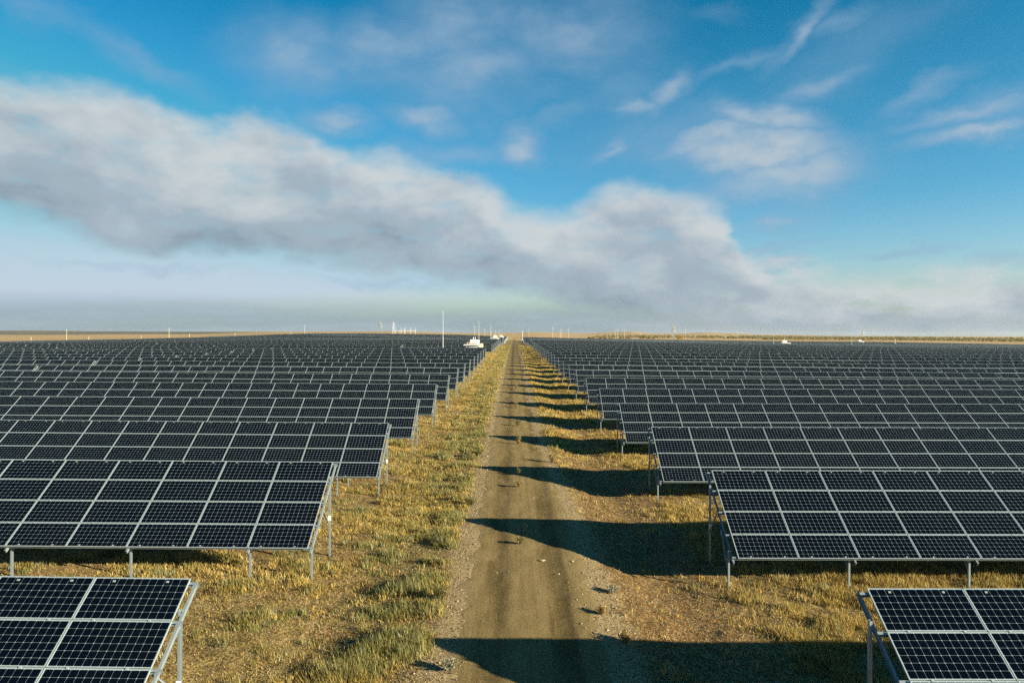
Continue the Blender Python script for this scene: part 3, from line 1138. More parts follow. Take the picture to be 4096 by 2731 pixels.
bands = [(12.5, 22, 170, 19), (22, 35, 110, 27), (35, 60, 55, 22), (60, 110, 20, 11), (110, 200, 9, 10), (200, 380, 4, 10)]
dryp, grnp = [], []
for (d0, d1, dens, hwid) in bands:
    area = (d1 - d0) * 2 * hwid
    N = int(area * dens)
    y_ = rng.uniform(d0, d1, N)
    x_ = rng.uniform(-hwid, hwid, N)
    okv = np.abs(x_) < .72 * y_ + 1.5
    x_, y_ = x_[okv], y_[okv]
    d_ = np.hypot(x_, y_)
    p1 = fbm(x_, y_, .30, 1, 3)
    p2 = fbm(x_, y_, 1.1, 3, 3)
    p3 = fbm(x_ + 50, y_, .45, 4, 2)
    edge_l = smooth((-x_ - 2.0) / .5)
    edge_r = smooth((x_ - 3.0 + .85 * smooth((y_ - 26) / 28)) / .6)
    offroad = np.maximum(edge_l, edge_r)
    barez = smooth((x_ - 2.7) / .5) * (1 - smooth((x_ - 6.4) / 1.6)) * (1 - .75 * smooth((y_ - 38) / 30))
    pd = offroad * (1 - .93 * barez) * np.clip((p1 * .7 + p2 * .6 - .58 + .10 * smooth((y_ - 40) / 60) + .06 * (x_ > 5.8)) * 5.0, .14, 1)
    pd *= np.where(x_ > 5.8, 1.35, 1.0)
    # between rows the shaded ground under the tables carries less
    under = (np.abs(x_) > 7.4) & (in_table(x_, y_) > 8.0)
    pd = np.where(under, pd * .35, pd)
    kd = rng.random(len(x_)) < pd
    sc = 1 + np.clip((y_ - 30) / 120, 0, 2.2)
    straws = np.array([(.40, .295, .105), (.46, .36, .155), (.29, .205, .065), (.46, .335, .095), (.27, .215, .085), (.18, .11, .04)])
    ci = (np.clip(p3 * 1.6 - .3, 0, .999) * 3).astype(int) + rng.integers(0, 4, len(x_))
    ci = np.clip(ci, 0, 5)
    xx, yy = x_[kd], y_[kd]
    hgt = (.05 + .19 * np.clip((p2[kd] + p1[kd]) * 1.1 - .75, 0, 1)) * rng.uniform(.55, 1.5, kd.sum()) * np.where(xx > 5.8, 1.3, 1.0)
    dryp.append(blades(xx, yy, 10, hgt, .10 * sc[kd], .0045 + .00042 * d_[kd], np.full(kd.sum(), .75), straws[ci[kd]], .24))
    if y_.size and d0 < 60:
        kl = rng.random(len(x_)) < np.clip(offroad, 0, 1) * (.75 if d0 < 30 else .5) * (1 - .35 * barez)
        xx, yy = x_[kl], y_[kl]
        lc = np.array([(.11, .075, .03), (.48, .38, .20), (.20, .13, .05), (.36, .26, .10), (.08, .06, .03), (.42, .36, .24)])
        dryp.append(blades(xx, yy, 5, rng.uniform(.025, .075, len(xx)), np.full(len(xx), .14), .006 + .0005 * d_[kl], np.full(len(xx), 3.2), lc[rng.integers(0, 6, len(xx))], .2))
    # green weeds: thick along the left edge of the track, loose clumps elsewhere
    gl = smooth((-x_ - 1.9) / .3) * (1 - smooth((-x_ - 4.2) / 1.2))
    gp = np.clip((p2 - .5) * 8, 0, 1) * (gl * .6 + .16 * edge_l + .05 * edge_r) + gl * np.clip((p1 - .5) * 4, 0, 1) * .22
    gp = gp * offroad * np.where(y_ > 90, .7, 1) * (1 - .6 * barez)
    kg = rng.random(len(x_)) < gp
    greens = np.array([(.19, .19, .065), (.25, .235, .085), (.14, .15, .05), (.30, .27, .11), (.26, .27, .165), (.11, .105, .03)])
    xx, yy = x_[kg], y_[kg]
    hgt = (.09 + .25 * np.clip(p2[kg] * 2.2 - .85, 0, 1)) * rng.uniform(.6, 1.4, kg.sum())
    grnp.append(blades(xx, yy, 12, hgt, .09 * sc[kg], .0055 + .00042 * d_[kg], np.full(kg.sum(), .5), greens[rng.integers(0, 6, kg.sum())], .18))


def cat(parts, name, mat):
    V = np.concatenate([p[0] for p in parts])
    FQ, o_ = [], 0
    for p in parts:
        FQ.append(p[1] + o_)
        o_ += len(p[0])
    return np_mesh(name, V, np.concatenate(FQ), mat, np.concatenate([p[2] for p in parts]))


tag(link('dry_grass', cat(dryp, 'dry_grass', 'blade')), 'dry straw coloured grass tufts over the steppe', 'grass', kind='stuff')
tag(link('green_weeds', cat(grnp, 'green_weeds', 'blade')), 'olive green weeds growing along the left edge of the track', 'weeds', kind='stuff')

# gravel: loose pebbles on the track's shoulders and the bare soil
ico = bmesh.new()
bmesh.ops.create_icosphere(ico, subdivisions=1, radius=1.0)
iv = np.array([v.co for v in ico.verts])
ifc = np.array([[v.index for v in f.verts] for f in ico.faces])
ico.free()
N = 9000
py_ = 12.5 + 40 * rng.random(N) ** 1.7
zone = rng.random(N)
pxx = np.where(zone < .35, rng.normal(2.75, .45, N), np.where(zone < .6, rng.normal(-2.0, .35, N), np.where(zone < .62, rng.uniform(-2, 2.8, N), rng.uniform(3, 6.5, N))))
sz = rng.lognormal(math.log(.013), .45, N)
sz = np.clip(sz, .006, .07)
pz = ground_z(pxx, py_)
onroad = np.abs(pxx - .35) < 1.9
pz = pz + np.where(onroad, .02, 0) + sz * .2
sc3 = sz[:, None] * rng.uniform(.6, 1.3, (N, 3)) * np.array([1, 1, .7])
V = iv[None] * sc3[:, None, :] * (1 + rng.normal(0, .12, (N, len(iv), 1))) + np.column_stack([pxx, py_, pz])[:, None, :]
FQ = ifc[None] + (np.arange(N) * len(iv))[:, None, None]
stc = np.array([(.34, .29, .21), (.45, .38, .27), (.22, .18, .13), (.30, .22, .12)])[rng.integers(0, 4, N)] * .8
tag(link('gravel', np_mesh('gravel', V.reshape(-1, 3), FQ.reshape(-1, 3), 'pebble', np.repeat(stc, len(iv), 0))),
    'loose pale gravel on the shoulders of the track', 'gravel', kind='stuff')


# single plants that stand by themselves on the track and its edges
def plant(name, x, y, h, spread, n, cols, label, leafy=False):
    o = bpy.data.objects.new(name, None)
    COL.objects.link(o)
    o.location = (x, y, gz(x, y) + .02)
    V, FQ, C = [], [], []
    sv, sf = MB(), None
    for i in range(n):
        th, le = random.uniform(0, 6.28), random.uniform(.05, 1) * spread
        hh_ = h * random.uniform(.55, 1.05)
        b_ = Vector((random.gauss(0, .03), random.gauss(0, .03), -.03))
        tp = Vector((math.cos(th) * le, math.sin(th) * le, hh_))
        sv.tube(b_, tp, .0035, .0015, 4)
        for j in range(9 if leafy else 10):
            f = random.uniform(.25, 1)
            c_ = b_.lerp(tp, f)
            dv = Vector((random.gauss(0, 1), random.gauss(0, 1), random.gauss(.5, .6))).normalized()
            L_ = random.uniform(.04, .09) if leafy else random.uniform(.05, .11)
            sd_ = dv.cross(Vector((random.random(), random.random(), random.random()))).normalized() * (.016 if leafy else .014)
            k = len(V)
            V += [tuple(c_ - sd_), tuple(c_ + sd_), tuple(c_ + dv * L_ + sd_ * .3), tuple(c_ + dv * L_ - sd_ * .3)]
            FQ.append((k, k + 1, k + 2, k + 3))
            cc = random.choice(cols)
            g = random.uniform(.8, 1.2)
            C += [(cc[0] * g, cc[1] * g, cc[2] * g)] * 4
    link('leaves', np_mesh('leaves', np.array(V), np.array(FQ), 'blade', np.array(C)), o)
    link('stems', sv.mesh('stems', ['bark']), o)
    tag(o, label, 'plant')
    return o


SAGE = [(.36, .36, .27), (.28, .29, .2), (.42, .41, .33)]
OLI = [(.19, .18, .06), (.26, .23, .09), (.14, .14, .05)]
STR = [(.47, .36, .16), (.38, .28, .12), (.30, .24, .1)]
plant('sagebrush', -1.58, 18.1, .26, .26, 46, SAGE, 'small silver grey sagebrush beside the shadow at the lower edge of the track', True)
plant('weed', .22, 28.4, .24, .22, 26, OLI, 'low olive weed in the middle of the track, just below a thin upright stalk')
plant('weed', .45, 29.9, .42, .06, 8, STR, 'thin upright dry stalk at the shadow edge in the middle of the track')
plant('weed', .26, 38.6, .36, .22, 26, STR, 'pale straw weed tuft in the middle of the track, between the second and third shadows', )
plant('weed', .22, 41.8, .38, .12, 16, OLI, 'slim weed standing in the tip of the third shadow on the track')
plant('weed', .30, 52.5, .55, .30, 40, STR, 'tall straw coloured weed in the middle of the track, beyond the third shadow')
plant('weed', 2.95, 19.9, .28, .22, 34, STR, 'pale grass tuft on the right shoulder, just above the nearest shadow')
plant('weed', 2.55, 21.8, .20, .22, 34, STR, 'bushy dry tuft on the stony right shoulder of the track')
plant('weed', 3.1, 23.6, .20, .24, 34, SAGE, 'dusty grey tuft on the right shoulder beside the bare soil')
plant('weed', -2.05, 34.4, .36, .36, 60, OLI, 'round olive weed at the left edge of the track')
plant('weed', -2.25, 22.6, .40, .32, 60, OLI, 'leafy green weed on the left verge near the bottom')
plant('weed', .24, 62.0, .50, .32, 44, OLI, 'olive weed in the middle of the track between the fourth and fifth shadows')
plant('weed', .20, 75.5, .55, .34, 44, STR, 'straw weed in the middle of the track just beyond the fifth shadow')
plant('weed', .24, 98.0, .60, .38, 44, STR, 'distant straw weed in the middle of the track near the seventh shadow')
plant('weed', .18, 123.0, .65, .45, 44, OLI, 'farthest single weed in the middle of the track near the ninth shadow')
plant('weed', -2.3, 47.5, .50, .50, 80, OLI, 'bushy green weed at the left track edge by the third shadow tip')
plant('weed', 2.35, 46.0, .55, .40, 70, STR, 'straw tuft at the right edge of the track between the third and fourth shadows')
stn = bmesh.new()
bmesh.ops.create_icosphere(stn, subdivisions=2, radius=.075)
for v in stn.verts:
    v.co *= random.uniform(.8, 1.15)
    v.co.z *= .45
    v.co.x *= 1.5
me = bpy.data.meshes.new('stone')
stn.to_mesh(me)
stn.free()
me.materials.append(simple('pale_stone', (.34, .29, .20), .9, 0, .2, 20.0))
tag(link('stone', me, None, (.98, 26.4, gz(.98, 26.4) + .05)), 'flat pale stone lying in the right wheel rut', 'stone')


# ------------------------------------------------------------------ inverter stations
def station(x, y, label, s=1.0):
    o = bpy.data.objects.new('inverter_station', None)
    COL.objects.link(o)
    o.location = (x, y, gz(x, y) - .1)
    b_ = MB()
    b_.box(-1.75, 2.45, -3.2, 4.0, 0, .45)
    link('plinth', b_.mesh('plinth', ['concrete']), o)
    b_ = MB()
    b_.box(-1.65, 2.05, -3.0, 3.4, .45, 3.55)
    body = link('cabin', b_.mesh('cabin', ['white']), o)
    for x_ in (-1.35, 1.15):
        b_ = MB()
        b_.box(x_, x_ + .5, -3.03, -3.0, 2.7, 3.2)
        link('vent', b_.mesh('vent', ['dark']), body)
    b_ = MB()
    b_.box(-.25, .85, -3.05, -3.0, .5, 3.05)
    link('door', b_.mesh('door', ['grey']), body)
    b_ = MB()
    b_.hexa([(-2.25, -3.7, 3.56), (2.1, -3.7, 3.60), (2.1, 3.5, 3.70), (-2.25, 3.5, 3.66), (-2.25, -3.7, 3.72), (2.1, -3.7, 3.84), (2.1, 3.5, 4.02), (-2.25, 3.5, 3.9)])
    link('roof', b_.mesh('roof', ['white']), o)
    b_ = MB()
    b_.box(2.1, 2.4, -2.8, 2.8, .46, 3.95)
    link('side_panel', b_.mesh('side_panel', ['tan']), o)
    b_ = MB()
    b_.box(-.75, 1.45, -.6, 1.6, 3.95, 4.35)
    b_.tube((-.8, .4, 4.62), (1.6, .4, 4.62), .36, .36, 14)
    tk = link('transformer', b_.mesh('transformer', ['white']), o)
    for i, (xq, mt) in enumerate([(-1.45, 'yellow'), (-1.2, 'red'), (-.85, 'yellow'), (-.1, 'red'), (.5, 'red'), (1.2, 'grey')]):
        b_ = MB()
        b_.tube((xq, -1.2, 3.85), (xq, -1.2, 4.2), .06, .05, 8)
        b_.tube((xq, -1.2, 4.2), (xq, -1.2, 4.36), .08, .04, 8)
        link('bushing', b_.mesh('bushing', [mt]), tk)
    for xq in (-.02, .45):
        b_ = MB()
        b_.tube((xq, .4, 4.85), (xq, .4, 5.55), .085, .085, 8)
        b_.tube((xq, .4, 5.5), (xq, .4, 5.62), .11, .11, 8)
        link('pipe', b_.mesh('pipe', ['white']), o)
    tag(o, label, 'inverter station', 'inverter stations among the rows')
    return o


station((1893 - PX0) * 190 / F, 190, 'largest white inverter station standing at the left edge of the track')
station((1978 - PX0) * 386 / F, 386, 'second white inverter station farther up the left edge of the track')
station((2004 - PX0) * 594 / F, 594, 'smallest white inverter station far up the left edge of the track')
station(140, 388, 'white inverter station among the right-hand rows, near a thin mast')
station((3436 - PX0) * 590 / F, 590, 'far white inverter station in the right-hand rows, beside a dark embankment')


# ------------------------------------------------------------------ masts, poles, pylons
def mast(name, px, top_y, d, r, label, group, mats=('white',), cat_='mast', base_dark=False, taper=.35):
    x_ = (px - PX0) * d / F
    g = gz(x_, d)
    h = CAMZ + (PY0 - top_y) * d / F - g
    o = bpy.data.objects.new(name, None)
    COL.objects.link(o)
    o.location = (x_, d, g)
    b_ = MB()
    b_.tube((0, 0, -.4), (0, 0, h * .45), r, r * .8, 10)
    b_.tube((0, 0, h * .45), (0, 0, h), r * .62, r * taper, 10)
    link('shaft', b_.mesh('shaft', list(mats)), o)
    b_ = MB()
    b_.box(-r * 2.4, r * 2.4, -r * 2.4, r * 2.4, -.3, .25)
    link('footing', b_.mesh('footing', ['concrete']), o)
    tag(o, label, cat_, group)
    return o


G1 = 'white lightning masts among the rows'
mast('lightning_mast', 1772, 1242, 185, .085, 'tallest thin white mast, left of the nearest inverter station', G1)
mast('lightning_mast', 1915.6, 1280.6, 388, .11, 'second tallest white mast, right above the nearest inverter station', G1)
mast('lightning_mast', 1963.5, 1299.5, 568, .16, 'slim white mast left of the second inverter station', G1)
mast('lightning_mast', 1996.5, 1318.5, 745, .15, 'shortest white mast just left of the smallest inverter station', G1)
mast('lightning_mast', 3093.6, 1337, 392, .12, 'thin mast left of the white station in the right-hand rows', G1)
mast('lightning_mast', 3405, 1341, 392, .12, 'thin mast left of the far station on the right', G1)
mast('white_post', 3577, 1355, 480, .30, 'stout white post standing among the right-hand rows', None, taper=.62, cat_='post')
mast('white_post', 3673, 1358.5, 640, .18, 'tiny white post right of the stout one, near the embankment', None, cat_='post')
G2 = 'small posts behind the left crest'
for px, ty, d, lab in [(120, 1347.5, 400, 'small pale post behind the left field, leftmost of all'), (352, 1345.5, 420, 'small pale post between the two tall poles on the far left'),
                       (562, 1342.5, 440, 'small pale post just left of the second tall pole'), (756, 1334, 480, 'small white post just right of the second tall pole'),
                       (938, 1331, 520, 'small white post on the rising crest, left of centre'), (1162, 1325.5, 650, 'small white post just left of the pole on the crest')]:
    mast('small_post', px, ty, d, .15, lab, G2, ('pole',), cat_='post', taper=.7)


def camera_pole():
    d = 430
    x_ = (2090 - PX0) * d / F
    g = gz(x_, d)
    h = CAMZ + (PY0 - 1322.7) * d / F - g
    o = bpy.data.objects.new('surveillance_pole', None)
    COL.objects.link(o)
    o.location = (x_, d, g)
    b_ = MB()
    b_.tube((0, 0, -.3), (0, 0, h), .17, .12, 10)
    link('shaft', b_.mesh('shaft', ['white']), o)
    b_ = MB()
    b_.box(-.45, .1, -.5, -.15, h * .22, h * .36)
    link('cabinet', b_.mesh('cabinet', ['white']), o)
    b_ = MB()
    b_.box(-.2, .2, -.3, .2, h - .35, h + .05)
    link('camera_head', b_.mesh('camera_head', ['white']), o)
    tag(o, 'thick white pole with a small cabinet at the right edge of the track', 'pole')


camera_pole()
mast('grey_pole', 2101, 1318, 430, .09, 'slim dark grey pole just right of the thick white pole', None, ('dark',), 'pole')


def utility_pole(px, top_y, d, label, mat='pole', arms=2):
    x_ = (px - PX0) * d / F
    g = gz(x_, d)
    h = CAMZ + (PY0 - top_y) * d / F - g
    o = bpy.data.objects.new('utility_pole', None)
    COL.objects.link(o)
    o.location = (x_, d, g)
    k = d / 800
    b_ = MB()
    b_.tube((0, 0, -.5), (0, 0, h), .2 * k ** .5, .13 * k ** .5, 8)
    link('shaft', b_.mesh('shaft', [mat]), o)
    for i in range(arms):
        z_ = h - .9 - i * 1.4
        w_ = 1.1 + .5 * i
        b_ = MB()
        b_.bar((-w_, 0, z_), (w_, 0, z_), .12, .12)
        for q_ in (-w_, w_):
            b_.tube((q_, 0, z_), (q_, 0, z_ + .4), .08, .08, 6)
        link('crossarm', b_.mesh('crossarm', ['lattice']), o)
    tag(o, label, 'utility pole', 'utility poles along the horizon')
    return Vector((x_, d, g + h - .6))


PL = [(263, 1316.5, 420, 'tall pale pole on the far left below the grey hill', 'pole', 1), (674, 1311, 450, 'tall pale pole rising behind the left crest', 'pole', 1),
      (1218, 1299, 755, 'lone pole on top of the left crest', 'pole', 1)]
for q_ in PL:
    utility_pole(*q_[:4], mat=q_[4], arms=q_[5])
UP = [(1898.4, 1300, 800, 'dark utility pole just left of the second tallest mast'), (1939.4, 1314, 1050, 'utility pole between the second and third white masts'),
      (1982.6, 1321, 1300, 'faint utility pole between the third and fourth white masts'), (2115.7, 1314, 1260, 'faint utility pole right of the slim dark pole by the track'),
      (2210, 1307, 790, 'tall utility pole above the start of the right-hand field'), (2273.6, 1311, 938, 'utility pole right of the short lattice tower'),
      (2461.5, 1316, 1170, 'left one of a close pair of utility poles'), (2470, 1314.6, 850, 'right one of a close pair of utility poles'),
      (2497, 1316, 870, 'utility pole right of the close pair, below the flat hill'), (2741, 1318, 995, 'utility pole right of the orange tree'),
      (2950, 1319, 1094, 'utility pole where the tree belt begins to thicken'), (3137.5, 1320, 1000, 'utility pole above the white station in the right-hand rows'),
      (3302, 1322, 1400, 'utility pole behind the tree belt, left of the far lattice tower'), (3631, 1328, 1700, 'faint utility pole right of the stout white post'),
      (3810, 1330, 1900, 'faint utility pole above the gap in the embankment'), (3976, 1332, 2100, 'rightmost faint utility pole on the horizon')]
tops = [utility_pole(*q_) for q_ in UP]


def pylon(px, top_y, d, label, mat='lattice', w=None, arms=3, cup=False):
    x_ = (px - PX0) * d / F
    g = gz(x_, d)
    h = CAMZ + (PY0 - top_y) * d / F - g
    o = bpy.data.objects.new('lattice_pylon', None)
    COL.objects.link(o)
    o.location = (x_, d, g)
    w = w or h * .10
    th = .07 if mat in ('white', 'pole') else max(.10, d * .00016)
    b_ = MB()
    nseg = 8

    def half(f):
        return w * (1 - f) ** 1.0 * .95 + (.22 if cup else .09) * w if f < .7 else w * (.375 + (.22 if cup else .09)) * (1 - (f - .7) / .34 * (.3 if cup else 1)) 
    for sx in (-1, 1):
        for sy in (-1, 1):
            for i in range(nseg):
                f0, f1 = i / nseg, (i + 1) / nseg
                b_.bar((sx * half(f0), sy * half(f0), h * f0 - (.4 if i == 0 else 0)), (sx * half(f1), sy * half(f1), h * f1), th * 1.3)
    for i in range(nseg):
        f0, f1 = i / nseg, (i + 1) / nseg
        a0, a1 = half(f0), half(f1)
        for sy in (-1, 1):
            b_.bar((-a0, sy * a0, h * f0), (a1, sy * a1, h * f1), th)
            b_.bar((a0, sy * a0, h * f0), (-a1, sy * a1, h * f1), th)
            b_.bar((sy * a0, -a0, h * f0), (sy * a1, a1, h * f1), th)
            b_.bar((-a1, sy * a1, h * f1), (a1, sy * a1, h * f1), th)
    link('tower', b_.mesh('tower', [mat]), o)
    for i in range(arms):
        z_ = h * (.86 - .17 * i)
        L_ = h * (.10 + (.06, .10, .085)[i % 3])
        a_ = half(z_ / h)
        m_ = MB()
        for sx in (-1, 1):
            for sy in (-1, 1):
                m_.bar((sx * a_, sy * a_, z_), (sx * L_, 0, z_), th * 1.1)
                m_.bar((sx * a_, sy * a_, z_ + h * .045), (sx * L_, 0, z_), th * .9)
            m_.bar((sx * L_, 0, z_), (sx * L_, 0, z_ - h * .03), th * .8)
        link('crossarm', m_.mesh('crossarm', [mat]), o)
    tag(o, label, 'pylon', 'lattice pylons along the horizon')
    return o


pylon(1520, 1284, 1150, 'dark lattice pylon left of the white substation tower', w=2.2, cup=True)
pylon(1573.7, 1286, 800, 'bright white lattice tower at the left end of the substation', 'white', w=1.35)
pylon(2243, 1312, 900, 'short pale lattice tower above the start of the right-hand field', 'pole', w=1.3, arms=1)
pylon(2692, 1295.5, 1300, 'tall dark lattice pylon left of the orange tree', w=2.6)
pylon(3449, 1322, 2400, 'faint far lattice pylon behind the tree belt', w=2.6)

# power lines strung between the poles
wire = MB()


def cable(a, b_, sag, label):
    m_ = MB()
    N_ = 10
    pts = [a.lerp(b_, i / N_) - Vector((0, 0, sag * 4 * (i / N_) * (1 - i / N_))) for i in range(N_ + 1)]
    for p_, q_ in zip(pts[:-1], pts[1:]):
        m_.tube(p_, q_, .035, .035, 4)
    tag(link('power_cable', m_.mesh('power_cable', ['lattice'])), label, 'cable', 'thin power cables strung along the horizon')


for i, (a_, c_, lab) in enumerate([(0, 1, 'first'), (1, 2, 'second'), (3, 4, 'third'), (4, 5, 'fourth'), (5, 7, 'fifth'), (8, 9, 'sixth'), (9, 10, 'seventh'), (10, 11, 'eighth')]):
    cable(tops[a_], tops[c_], 3.0, f'faint sagging power cable along the horizon, {lab} span from the left')


# substation
def substation():
    d = 800
    x_ = (1577 - PX0) * d / F
    g = gz(x_ + 10, d)
    o = bpy.data.objects.new('substation', None)
    COL.objects.link(o)
    o.location = (x_, d, g)
    s = d / F
    bz = CAMZ + (PY0 - 1322.5) * s - g
    W_ = (1662 - 1577) * s
    b_ = MB()
    b_.box(0, W_, -.3, .3, bz - .15, bz + .2)
    for i in range(24):
        q_ = W_ / 24
        b_.bar((i * q_, -.31, bz - .3), ((i + 1) * q_, -.31, bz + .25), .08)
    link('gantry_beam', b_.mesh('gantry_beam', ['white']), o)
    for px, ty, wd in [(1583, 1322, .35), (1597, 1323, .2), (1604, 1310, .35), (1617, 1311, .35), (1621.5, 1307, .28), (1642, 1310.5, .35), (1661.3, 1311, .38)]:
        q_ = (px - 1577) * s
        hz_ = CAMZ + (PY0 - ty) * s - g
        b_ = MB()
        b_.bar((q_, 0, -.3), (q_, 0, bz), wd)
        b_.tube((q_, 0, bz + .26), (q_, 0, max(hz_, bz + .5)), .16, .08, 8)
        link('post', b_.mesh('post', ['white' if px != 1621.5 else 'concrete']), o)
    for i in range(9):
        q_ = (1584 + i * 6.2 - 1577) * s
        w_, hq = random.uniform(.9, 1.5), random.uniform(.9, 1.9)
        b_ = MB()
        b_.box(q_ - w_ / 2, q_ + w_ / 2, -2.5, -.8, -.2, hq)
        b_.tube((q_ - w_ * .25, -1.6, hq), (q_ - w_ * .25, -1.6, hq + .8), .12, .08, 8)
        b_.tube((q_ + w_ * .25, -1.6, hq), (q_ + w_ * .25, -1.6, hq + .8), .12, .08, 8)
        link('switchgear_cabinet', b_.mesh('switchgear_cabinet', ['white']), o)
    tag(o, 'bright white electrical substation with a long gantry on the horizon', 'substation')


substation()


# ------------------------------------------------------------------ trees and bushes on the right horizon
def crown_arrays(c, rx, ry, rz, n, size, cols, rs):
    u = rs.normal(0, 1, (n, 3))
    u /= np.linalg.norm(u, axis=1)[:, None]
    rr = rs.uniform(.25, 1.0, n) ** .6
    lob = 1 + .28 * np.sin(u[:, 0] * 5 + c[0]) * np.cos(u[:, 2] * 4 + c[1])
    p = u * (rr * lob)[:, None] * np.array([rx, ry, rz]) + np.array(c)
    d1 = rs.normal(0, 1, (n, 3))
    d1 /= np.linalg.norm(d1, axis=1)[:, None]
    d2 = np.cross(d1, rs.normal(0, 1, (n, 3)))
    d2 /= np.linalg.norm(d2, axis=1)[:, None]
    s_ = size * rs.uniform(.5, 1.3, (n, 1))
    V = np.stack([p - d1 * s_, p + d2 * s_ * .6, p + d1 * s_, p - d2 * s_ * .6], 1).reshape(-1, 3)
    cc = np.array(cols)[rs.integers(0, len(cols), n)] * rs.uniform(.75, 1.25, (n, 1))
    return V, np.repeat(cc, 4, 0)


def bush(name, px, d, wpx, hpx, cols, label, cat_, trunk=True, group=None):
    x_ = (px - PX0) * d / F
    g = gz(x_, d)
    w_, h_ = wpx * d / F, hpx * d / F
    o = bpy.data.objects.new(name, None)
    COL.objects.link(o)
    o.location = (x_, d, g)
    rs = np.random.default_rng(int(px))
    Vs, Cs = [], []
    for i in range(5):
        cx_ = rs.uniform(-.28, .28) * w_
        V, C = crown_arrays((cx_, rs.uniform(-.2, .2) * w_, h_ * rs.uniform(.42, .68)), w_ * .3, w_ * .3, h_ * .36, 260, max(.22, d * .0003), cols, rs)
        Vs.append(V)
        Cs.append(C)
    V = np.concatenate(Vs)
    link('crown', np_mesh('crown', V, np.arange(len(V)).reshape(-1, 4), 'leaf', np.concatenate(Cs)), o)
    b_ = MB()
    b_.tube((0, 0, -.3), (0, 0, h_ * .5), .18, .1, 7)
    b_.tube((0, 0, h_ * .25), (w_ * .2, 0, h_ * .6), .09, .04, 6)
    b_.tube((0, 0, h_ * .25), (-w_ * .18, .1, h_ * .62), .09, .04, 6)
    link('trunk', b_.mesh('trunk', ['bark']), o)
    tag(o, label, cat_, group)


ORG = [(.50, .27, .03), (.58, .34, .05), (.42, .22, .03)]
BRN = [(.22, .15, .06), (.28, .20, .08), (.18, .14, .06), (.33, .24, .09)]
GRN = [(.12, .14, .04), (.17, .19, .06), (.22, .21, .07)]
bush('tree', 2726, 905, 18, 17, ORG, 'bright orange yellow autumn tree on the right horizon', 'tree')
bush('bush', 2712, 900, 12, 7, BRN, 'low brown bush touching the left side of the orange tree', 'bush')
bush('tree', 2573, 1000, 13, 14, GRN, 'round green tree among brown bushes on the right horizon', 'tree')
G3 = 'brown bushes along the edge of the right-hand field'
for i, (px, wd, hp, cl, lab) in enumerate([
        (2357, 16, 6.5, BRN, 'brown bush farthest left in the row beyond the right field'), (2374, 20, 7.5, BRN, 'wide brown bush, second from the left in its row'),
        (2404, 16, 6.5, BRN, 'brown bush, third from the left in its row'), (2421, 14, 6, GRN, 'greenish bush, fourth from the left in its row'),
        (2441, 18, 7, BRN, 'brown bush, fifth from the left, just left of the pole pair'), (2480, 14, 6.5, GRN, 'green bush just right of the pole pair'),
        (2500, 14, 6, BRN, 'brown bush at the foot of the pole below the flat hill'), (2516, 18, 8, BRN, 'tall brown bush right of the pole below the flat hill'),
        (2562, 16, 7, BRN, 'dark brown bush touching the round green tree on its left'), (2592, 18, 8, GRN, 'olive bush touching the round green tree on its right'),
        (2612, 14, 5, BRN, 'low brown bush at the right end of the row with the green tree')]):
    bush('bush', px, 930 + (i % 3) * 25, wd, hp, cl, lab, 'bush', group=G3)
bush('bush', 3210, 850, 7, 4, ORG, 'small orange bush below the tree belt', 'bush')

WOOD = [(.20, .18, .085), (.25, .22, .11), (.15, .14, .07), (.30, .25, .12), (.19, .185, .075), (.27, .24, .15)]
Vs, Cs = [], []
rs = np.random.default_rng(5)


def belt(p0, p1, d0, d1, n, hpx, sizes, cols):
    for i in range(n):
        px = rs.uniform(p0, p1)
        d = rs.uniform(d0, d1)
        x_ = (px - PX0) * d / F
        h_ = hpx * d / F * rs.uniform(.65, 1.15)
        pos_.append((x_, d, h_, cols))


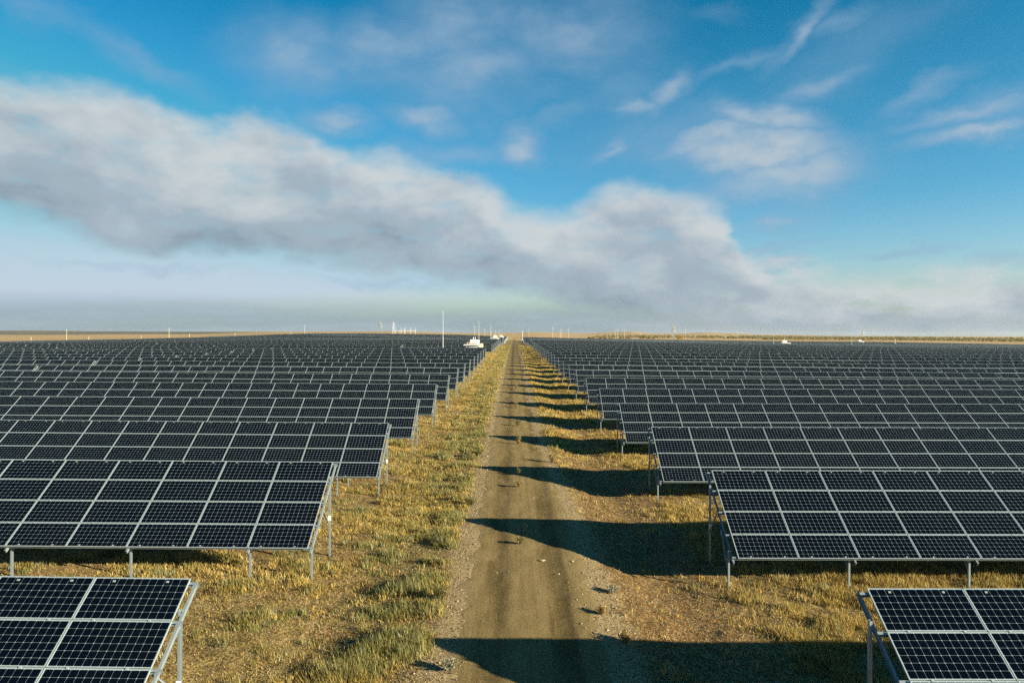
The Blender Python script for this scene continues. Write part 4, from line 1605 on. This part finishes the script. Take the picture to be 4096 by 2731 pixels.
pos_ = []
belt(3052, 4250, 1120, 1330, 620, 13.5, 1, WOOD)
belt(2880, 4250, 1500, 1800, 420, 9.0, 1, WOOD)
belt(2380, 3300, 1700, 2200, 420, 9.0, 1, WOOD)
belt(2380, 2900, 1350, 1500, 60, 4.0, 1, BRN)
belt(2960, 4250, 2600, 3200, 260, 4.5, 1, WOOD)
pa = np.array([(a, b_) for a, b_, _, _ in pos_])
zz_ = ground_z(pa[:, 0], pa[:, 1], False)
for (x_, d, h_, cols), z_ in zip(pos_, zz_):
    pick = [cols[rs.integers(0, len(cols))], cols[rs.integers(0, len(cols))]]
    V, C = crown_arrays((x_, d, z_ + h_ * .52), h_ * .55, h_ * .55, h_ * .5, 60, d * .00055, pick, rs)
    Vs.append(V)
    Cs.append(C)
V = np.concatenate(Vs)
tag(link('woodland', np_mesh('woodland', V, np.arange(len(V)).reshape(-1, 4), 'leaf', np.concatenate(Cs))),
    'long pale green and brown belt of bare trees on the right horizon', 'woodland', kind='stuff')


# dark earth banks at the far right edge of the field
def bank(p0, p1, d, hm, seed, label):
    n = 70
    m_ = MB()
    rr = random.Random(seed)
    prev = None
    for i in range(n + 1):
        f = i / n
        px = p0 + (p1 - p0) * f
        x_ = (px - PX0) * d / F
        g = gz(x_, d)
        h_ = hm * (.55 + .45 * rr.random()) * min(1, 8 * f, 8 * (1 - f)) + .05
        cur = [(x_, d - 2.6, g - .3), (x_ + rr.uniform(-.3, .3), d - .9, g + h_ * .8), (x_ + rr.uniform(-.3, .3), d + .6, g + h_), (x_, d + 3, g - .3)]
        if prev:
            for k in range(3):
                m_.quad([prev[k], cur[k], cur[k + 1], prev[k + 1]])
        prev = cur
    o = link('earth_bank', m_.mesh('earth_bank', ['soil']))
    tag(o, label, 'earth bank', kind='structure')


M['soil'] = simple('shaded_soil', (.055, .045, .03), 1.0, 0, .35, .8, .05)  # dark tone puts the banks' shade into the soil colour
bank(3490, 3860, 775, 2.1, 3, 'low dark earth bank behind the right field, left one')
bank(3882, 4250, 740, 2.3, 4, 'low dark earth bank at the far right edge')

# ------------------------------------------------------------------ air
m = bpy.data.materials.new('haze')
m.use_nodes = True
nt = m.node_tree
for nd in list(nt.nodes):
    if nd.type == 'BSDF_PRINCIPLED':
        nt.nodes.remove(nd)
pvn = nt.nodes.new('ShaderNodeVolumePrincipled')
pvn.inputs['Color'].default_value = (.80, .88, .95, 1)
pvn.inputs['Density'].default_value = 0.000028
pvn.inputs['Anisotropy'].default_value = 0.2
nt.links.new(pvn.outputs[0], nt.nodes['Material Output'].inputs['Volume'])
M['haze'] = m
b_ = MB()
zmin = float(gzv.min()) - 1.0
b_.box(-11800, 11800, -11800, 11800, zmin, max(float(gzv.max()), CAMZ + 12) + 6)
tag(link('haze', b_.mesh('haze', ['haze'])), 'thin pale haze lying over the steppe', 'haze', kind='stuff')
